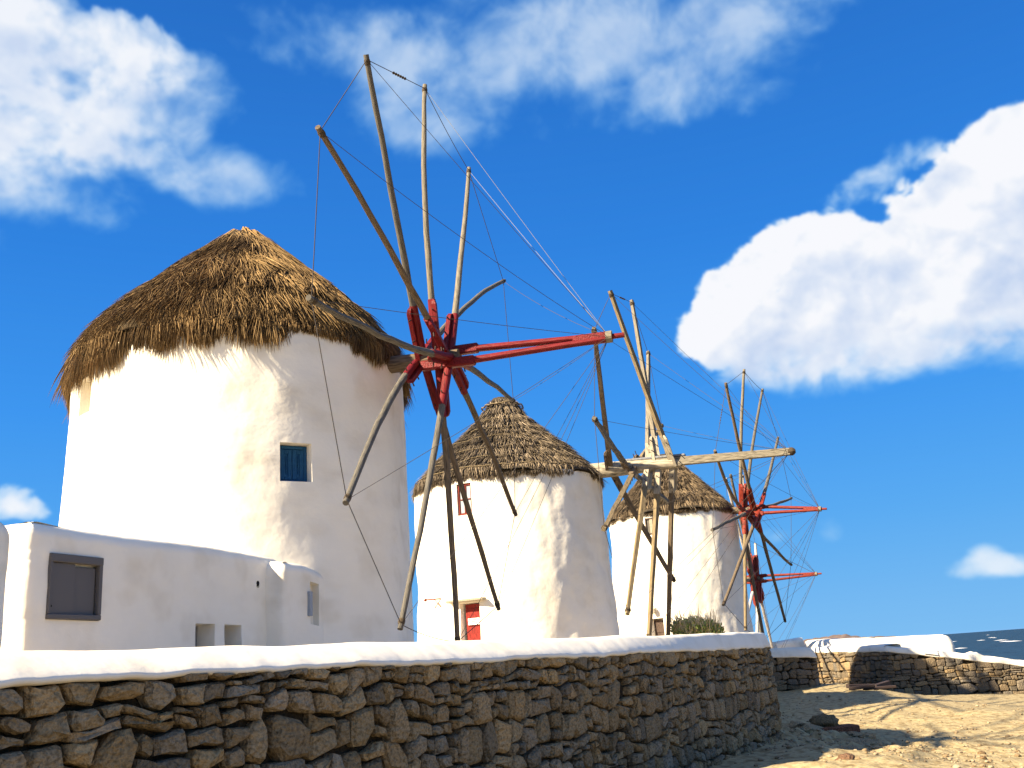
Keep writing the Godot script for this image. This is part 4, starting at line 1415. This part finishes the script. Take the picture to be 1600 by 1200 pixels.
func build_far_walls() -> void:
	var tone := func(_s: float, _y: float) -> Color:
		var c := Color(0.27, 0.20, 0.12).lerp(Color(0.20, 0.175, 0.14), rng.randf())
		if rng.randf() < 0.2: c = Color(0.38, 0.27, 0.15)
		return c * rng.randf_range(0.8, 1.2)
	# ---- short wall in shadow past the corner
	var pm := path_from([Vector2(9.0, -39.2), Vector2(11.17, -39.3), Vector2(11.25, -43.8)], 0.45)
	var mid := thing("stone_wall", "short dark rubble wall with pale cap, in shadow beyond the corner of the long wall", "wall", Vector3.ZERO)
	var ym := func(s: float) -> float: return 1.19 - 0.07 * s + n_fine.get_noise_2d(s, 14.0) * 0.03
	part(mid, "core", sweep(pm, 0.0, 5.0, 0.1, func(s: float) -> Array:
		return [Vector2(-0.09, -0.3), Vector2(-0.09, ym.call(s) + 0.04), Vector2(-0.45, ym.call(s) + 0.04), Vector2(-0.45, 0)]), M.gap_shade)
	part(mid, "coping", sweep(pm, 0.0, 5.0, 0.1, func(s: float) -> Array:
		var b: float = ym.call(s)
		var t := b + 0.36 + 0.02 * s
		return [Vector2(-0.06, b), Vector2(0.03, b), Vector2(0.05, b + 0.05), Vector2(-0.03, t - 0.12), Vector2(-0.12, t - 0.02), Vector2(-0.25, t), Vector2(-0.5, t), Vector2(-0.55, b)]), M.cap)
	lay_stones(mid, rubble(pm, 0.0, 4.2, -0.1, 1.3, 0.42, 23, func(s: float, y: float) -> bool: return y < ym.call(s) and s > 0.1 and s < 4.3, tone, ym), 60, func(e) -> float: return e[3] * (1.0 if e[1] < 2.3 else 0.2))
	# ---- the wall by the sea: a sunlit return on the left, then the front stepping down to the right
	var pr := path_from([Vector2(13.98, -50.0), Vector2(15.5, -44.0), Vector2(26.5, -44.0)], 0.16)
	var sea_wall := thing("stone_wall", "rubble wall by the sea with sunlit left face and white cap sloping down right", "wall", Vector3.ZERO)
	var yr := func(s: float) -> float:
		return (1.13 - 0.018 * s if s < 6.15 else 1.02 - 0.177 * (s - 6.15)) + n_fine.get_noise_2d(s * 0.7, 25.0) * 0.04
	part(sea_wall, "core", sweep(pr, 0.0, 17.0, 0.1, func(s: float) -> Array:
		return [Vector2(-0.10, -2.4), Vector2(-0.10, yr.call(s) + 0.05), Vector2(-0.6, yr.call(s) + 0.05), Vector2(-0.6, -1)]), M.gap_shade)
	part(sea_wall, "coping", sweep(pr, 0.0, 17.0, 0.08, func(s: float) -> Array:
		var b: float = yr.call(s)
		var t := b + 0.27 + 0.04 * exp(-pow((s - 10.2) / 0.25, 2.0))
		if s > 9.8 and s < 10.4: t += 0.10 * (1.0 - absf(s - 10.1) / 0.3)
		return [Vector2(-0.08, b), Vector2(0.02, b), Vector2(0.05, b + 0.05), Vector2(0.0, t - 0.06), Vector2(-0.08, t), Vector2(-0.7, t + 0.05), Vector2(-0.9, t), Vector2(-0.92, b)]), M.cap)
	lay_stones(sea_wall, rubble(pr, 0.0, 14.5, -2.4, 1.3, 0.44, 37, func(s: float, y: float) -> bool:
		var q := on_path(pr, s, 0, 0)
		return y < yr.call(s) + 0.02 and s > 0.05 and s < 14.4 and y > ground_h(q.x, q.z) - 0.25, tone, yr), 200, func(e) -> float: return e[3] * (1.0 if e[1] < 12.0 else 0.1))
	# notice plate lying against the cap, left of the step
	var bx := Vector3(1, -0.177, 0).normalized()
	var by := Vector3(0, 0.87, -0.5).normalized()
	var nx := Transform3D(Basis(bx, by, bx.cross(by)).orthonormalized(), Vector3(17.4, 0.90, -44.03))
	var sign_ := thing("notice_plate", "small white plate with dark lines on the cap of the sea wall", "sign", Vector3.ZERO)
	var nb := MB.new()
	nb.box(nx * Transform3D(Basis(), Vector3(0, 0, 0.06)), Vector3(0.62, 0.34, 0.02), 0.004)
	part(sign_, "plate", nb.mesh(false), M.paper)
	var lb := MB.new()
	for k in 4:
		lb.box(nx * Transform3D(Basis(), Vector3(0.05 + 0.03 * k, 0.11 - 0.07 * k, 0.0715)), Vector3(0.38, 0.018, 0.004), 0.0)
	part(sign_, "print", lb.mesh(false), M.ink)
	# ---- white parapet behind it
	var pp := path_from([Vector2(14.3, -52.5), Vector2(15.3, -47.0), Vector2(19.5, -46.2), Vector2(19.9, -50.0)], 0.35)
	var tp: float = pp[-1][2]
	obj("white_parapet", sweep(pp, 0.0, tp, 0.08, func(s: float) -> Array:
		var t := 1.70 - 0.02 * (s - 3.0) + n_big.get_noise_2d(s * 0.5, 70.0) * 0.02 - 0.25 * smoothstep(tp - 4.0, tp - 3.2, s)
		return [Vector2(0.03, -0.8), Vector2(0.03, t - 0.42), Vector2(0.0, t - 0.2), Vector2(-0.08, t - 0.06), Vector2(-0.25, t), Vector2(-1.1, t + 0.02), Vector2(-1.25, t - 0.2), Vector2(-1.25, -0.8)]), M.cap, "broad smooth white parapet with rounded top behind the wall by the sea", "wall")
	# ---- low wall, shaded, left of the parapet
	var pl := path_from([Vector2(13.0, -53.0), Vector2(14.5, -53.2)], 0.1)
	obj("white_wall", sweep(pl, 0.0, 1.5, 0.1, func(s: float) -> Array:
		var t := 1.80 + 0.10 * s
		return [Vector2(0.0, -0.8), Vector2(0.0, t - 0.25), Vector2(-0.1, t - 0.05), Vector2(-0.3, t), Vector2(-0.9, t), Vector2(-0.95, -0.8)]), M.cap, "low white wall in shade just left of the parapet, below the far island", "wall")

func build_small_things() -> void:
	# ---- shrub on the yard before the third mill
	var shrub := thing("shrub", "dry green shrub with straw coloured twigs showing over the wall cap", "plant", Vector3(4.95, 1.32, -29.5))
	rng.seed = 404
	var tw := MB.new()
	for k in 240:
		var a := rng.randf() * TAU
		var r := sqrt(rng.randf()) * 0.72
		var base := Vector3(sin(a) * r, 0.62 + rng.randf() * 0.35, cos(a) * r)
		var lean := Vector3(rng.randfn() * 0.16 + base.x * 0.25, 1, rng.randfn() * 0.16 + base.z * 0.25).normalized()
		var ln := rng.randf_range(0.35, 0.85) * (1.0 - 0.35 * r) * (1.0 - 0.22 * base.x)
		var bend := Vector3(rng.randfn(), 0, rng.randfn()) * 0.05
		tw.tube([base, base + lean * ln * 0.5 + bend, base + lean * ln + bend * 0.4], [0.008, 0.007, 0.005], 4)
	var twigs := part(shrub, "twigs", tw.mesh(), mat(Color(0.72, 0.56, 0.33), 0.9))
	twigs.set_meta("kind", "stuff")
	var mm := MultiMesh.new()
	mm.transform_format = MultiMesh.TRANSFORM_3D
	mm.use_colors = true
	mm.mesh = M.blade
	mm.instance_count = 4500
	for k in 4500:
		var a := rng.randf() * TAU
		var r := sqrt(rng.randf()) * 0.75
		var top := 1.24 - 0.30 * r * r - 0.12 * (sin(a) * r + 0.5) + 0.18 * n_fine.get_noise_2d(sin(a) * r * 4.0, cos(a) * r * 4.0)
		var y := top * pow(rng.randf(), 0.6)
		var dry := rng.randf() < 0.32 + 0.35 * smoothstep(0.9, 1.2, y)
		var b := Basis.from_euler(Vector3(rng.randf_range(-0.9, 0.9), rng.randf() * TAU, rng.randf_range(-0.9, 0.9)))
		var s := rng.randf_range(0.07, 0.13)
		mm.set_instance_transform(k, Transform3D(b.scaled_local(Vector3(0.05, s, s * 1.5)), Vector3(sin(a) * r, y, cos(a) * r)))
		mm.set_instance_color(k, Color(0.62, 0.50, 0.22) if dry else Color(0.40, 0.46, 0.12) * rng.randf_range(0.7, 1.6))
	var fo := MultiMeshInstance3D.new()
	fo.name = "foliage"
	fo.multimesh = mm
	fo.material_override = M.leaf
	fo.set_meta("kind", "stuff")
	shrub.add_child(fo, true)
	# ---- dark timber lying by the short wall
	var heap := [[12.0, -36.9, 0.35, 1.5, 0.14], [12.4, -36.5, 0.1, 1.2, 0.10], [11.7, -36.3, -0.3, 0.9, 0.12], [12.7, -37.1, 0.55, 0.8, 0.2]]
	var hl := ["longest of the dark timbers lying in shadow by the short wall", "dark timber lying in front of the others by the short wall", "leftmost short dark timber lying by the short wall", "thick stubby dark timber at the right end of the pile"]
	for k in heap.size():
		var e = heap[k]
		var b := MB.new()
		var y: float = ground_h(e[0], e[1]) + e[4] * 0.5 + 0.08
		b.box(Transform3D(Basis(Vector3.UP, e[2]) * Basis(Vector3.BACK, 0.06 * (k - 1)), Vector3.ZERO), Vector3(e[3], e[4], 0.18), 0.02)
		obj("timber", b.mesh(false), M.iron, hl[k], "timber", Vector3(e[0], y, e[1]), "dark timbers by the short wall")
	# ---- reddish slab with a rock on it
	var slab_h := ground_h(6.5, -22.6)
	var sb := MB.new()
	sb.box(Transform3D(Basis(Vector3.UP, 0.12), Vector3.ZERO), Vector3(0.95, 0.22, 0.5), 0.03)
	obj("stone_slab", sb.mesh(false), rocky(Color(0.24, 0.11, 0.065)), "long reddish brown slab in the shadow beside the wall corner", "stone", Vector3(6.55, slab_h + 0.10, -22.6))
	obj("rock", rock_mesh(Vector3(0.34, 0.16, 0.3), 3), rocky(Color(0.22, 0.16, 0.085)), "dark rock resting on the reddish slab near the wall corner", "rock", Vector3(6.35, slab_h + 0.30, -22.65))
	# ---- ledges and stones on the sand
	var ledges := [[5.9, -19.6, 0.6, 0.05, 0.5, "pale flat ledge of rock in the middle of the shadow"], [5.2, -17.9, 0.55, 0.05, 0.4, "flat grey ledge nearest the foot of the wall corner"], [5.4, -21.2, 0.5, 0.10, 0.4, "dark low ledge between the slab and the wall corner"], [6.3, -20.6, 0.45, 0.06, 0.35, "grey ledge just in front of the reddish slab"]]
	for k in ledges.size():
		var e = ledges[k]
		obj("rock_ledge", rock_mesh(Vector3(e[2] * 0.8, e[3] + 0.05, e[4]), 20 + k, 0.6), rocky(Color(0.40, 0.30, 0.17)), e[5], "rock", Vector3(e[0], ground_h(e[0], e[1]) - 0.035, e[1]))
	obj("rock", rock_mesh(Vector3(0.13, 0.09, 0.12), 8), rocky(Color(0.20, 0.115, 0.07)), "round reddish brown rock at the bottom edge of the sunlit sand", "rock", Vector3(4.08, ground_h(4.08, -13.8) + 0.05, -13.8))
	gravel()
	rng.seed = 515
	for k in 20:
		var x := rng.randf_range(4.2, 13.0)
		var z := -rng.randf_range(13.6, 27.0)
		if k < 9:
			x = rng.randf_range(6.0, 8.6)
			z = -rng.randf_range(14.5, 18.5)
		if x < 4.0 + (-z - 13.0) * 0.28: x += 2.0
		var r := rng.randf_range(0.02, 0.055) * (0.8 if k < 18 else 1.3)
		obj("loose_stone", rock_mesh(Vector3(r * 1.3, r * 0.8, r), 40 + k % 12), M.loose if M.has("loose") else _loose(), "small brown stone lying loose on the sand right of the wall", "stone", Vector3(x, ground_h(x, z) + r * 0.35, z), "loose stones on the sand")

func gravel() -> void:
	rng.seed = 717
	var buf := PackedFloat32Array()
	var n := 2600
	buf.resize(n * 16)
	for k in n:
		var x := rng.randf_range(2.4, 14.0)
		var z := -rng.randf_range(11.5, 34.0)
		if rng.randf() < 0.55:      # more of it in drifts round the wall foot and the ledges
			x = 5.9 + rng.randfn() * 1.3
			z = -19.4 + rng.randfn() * 2.4
		var s := 0.012 + 0.03 * pow(rng.randf(), 3.0)
		var b := Basis.from_euler(Vector3(rng.randf() * TAU, rng.randf() * TAU, 0)).scaled(Vector3(s * 1.2, s * 0.7, s))
		var o := Vector3(x, ground_h(x, z) + s * 0.3, z)
		var c := Color(0.22, 0.155, 0.085).lerp(Color(0.36, 0.29, 0.19), rng.randf())
		var row := [b.x.x, b.y.x, b.z.x, o.x, b.x.y, b.y.y, b.z.y, o.y, b.x.z, b.y.z, b.z.z, o.z, c.r, c.g, c.b, 1.0]
		for i in 16: buf[k * 16 + i] = row[i]
	var mm := MultiMesh.new()
	mm.transform_format = MultiMesh.TRANSFORM_3D
	mm.use_colors = true
	mm.mesh = rock_mesh(Vector3.ONE, 77, 0.3)
	mm.instance_count = n
	mm.buffer = buf
	var node := MultiMeshInstance3D.new()
	node.name = "gravel"
	node.multimesh = mm
	node.material_override = M.leaf
	node.set_meta("kind", "stuff")
	tag(node, "small gravel strewn over the sand, thickest round the wall corner", "gravel")
	add_child(node)

func _loose() -> Material:
	M.loose = rocky(Color(0.26, 0.17, 0.09))
	return M.loose

func rocky(c: Color) -> Material:
	var m: StandardMaterial3D = (M.stone as StandardMaterial3D).duplicate()
	m.vertex_color_use_as_albedo = false
	m.albedo_color = c.linear_to_srgb()
	return m
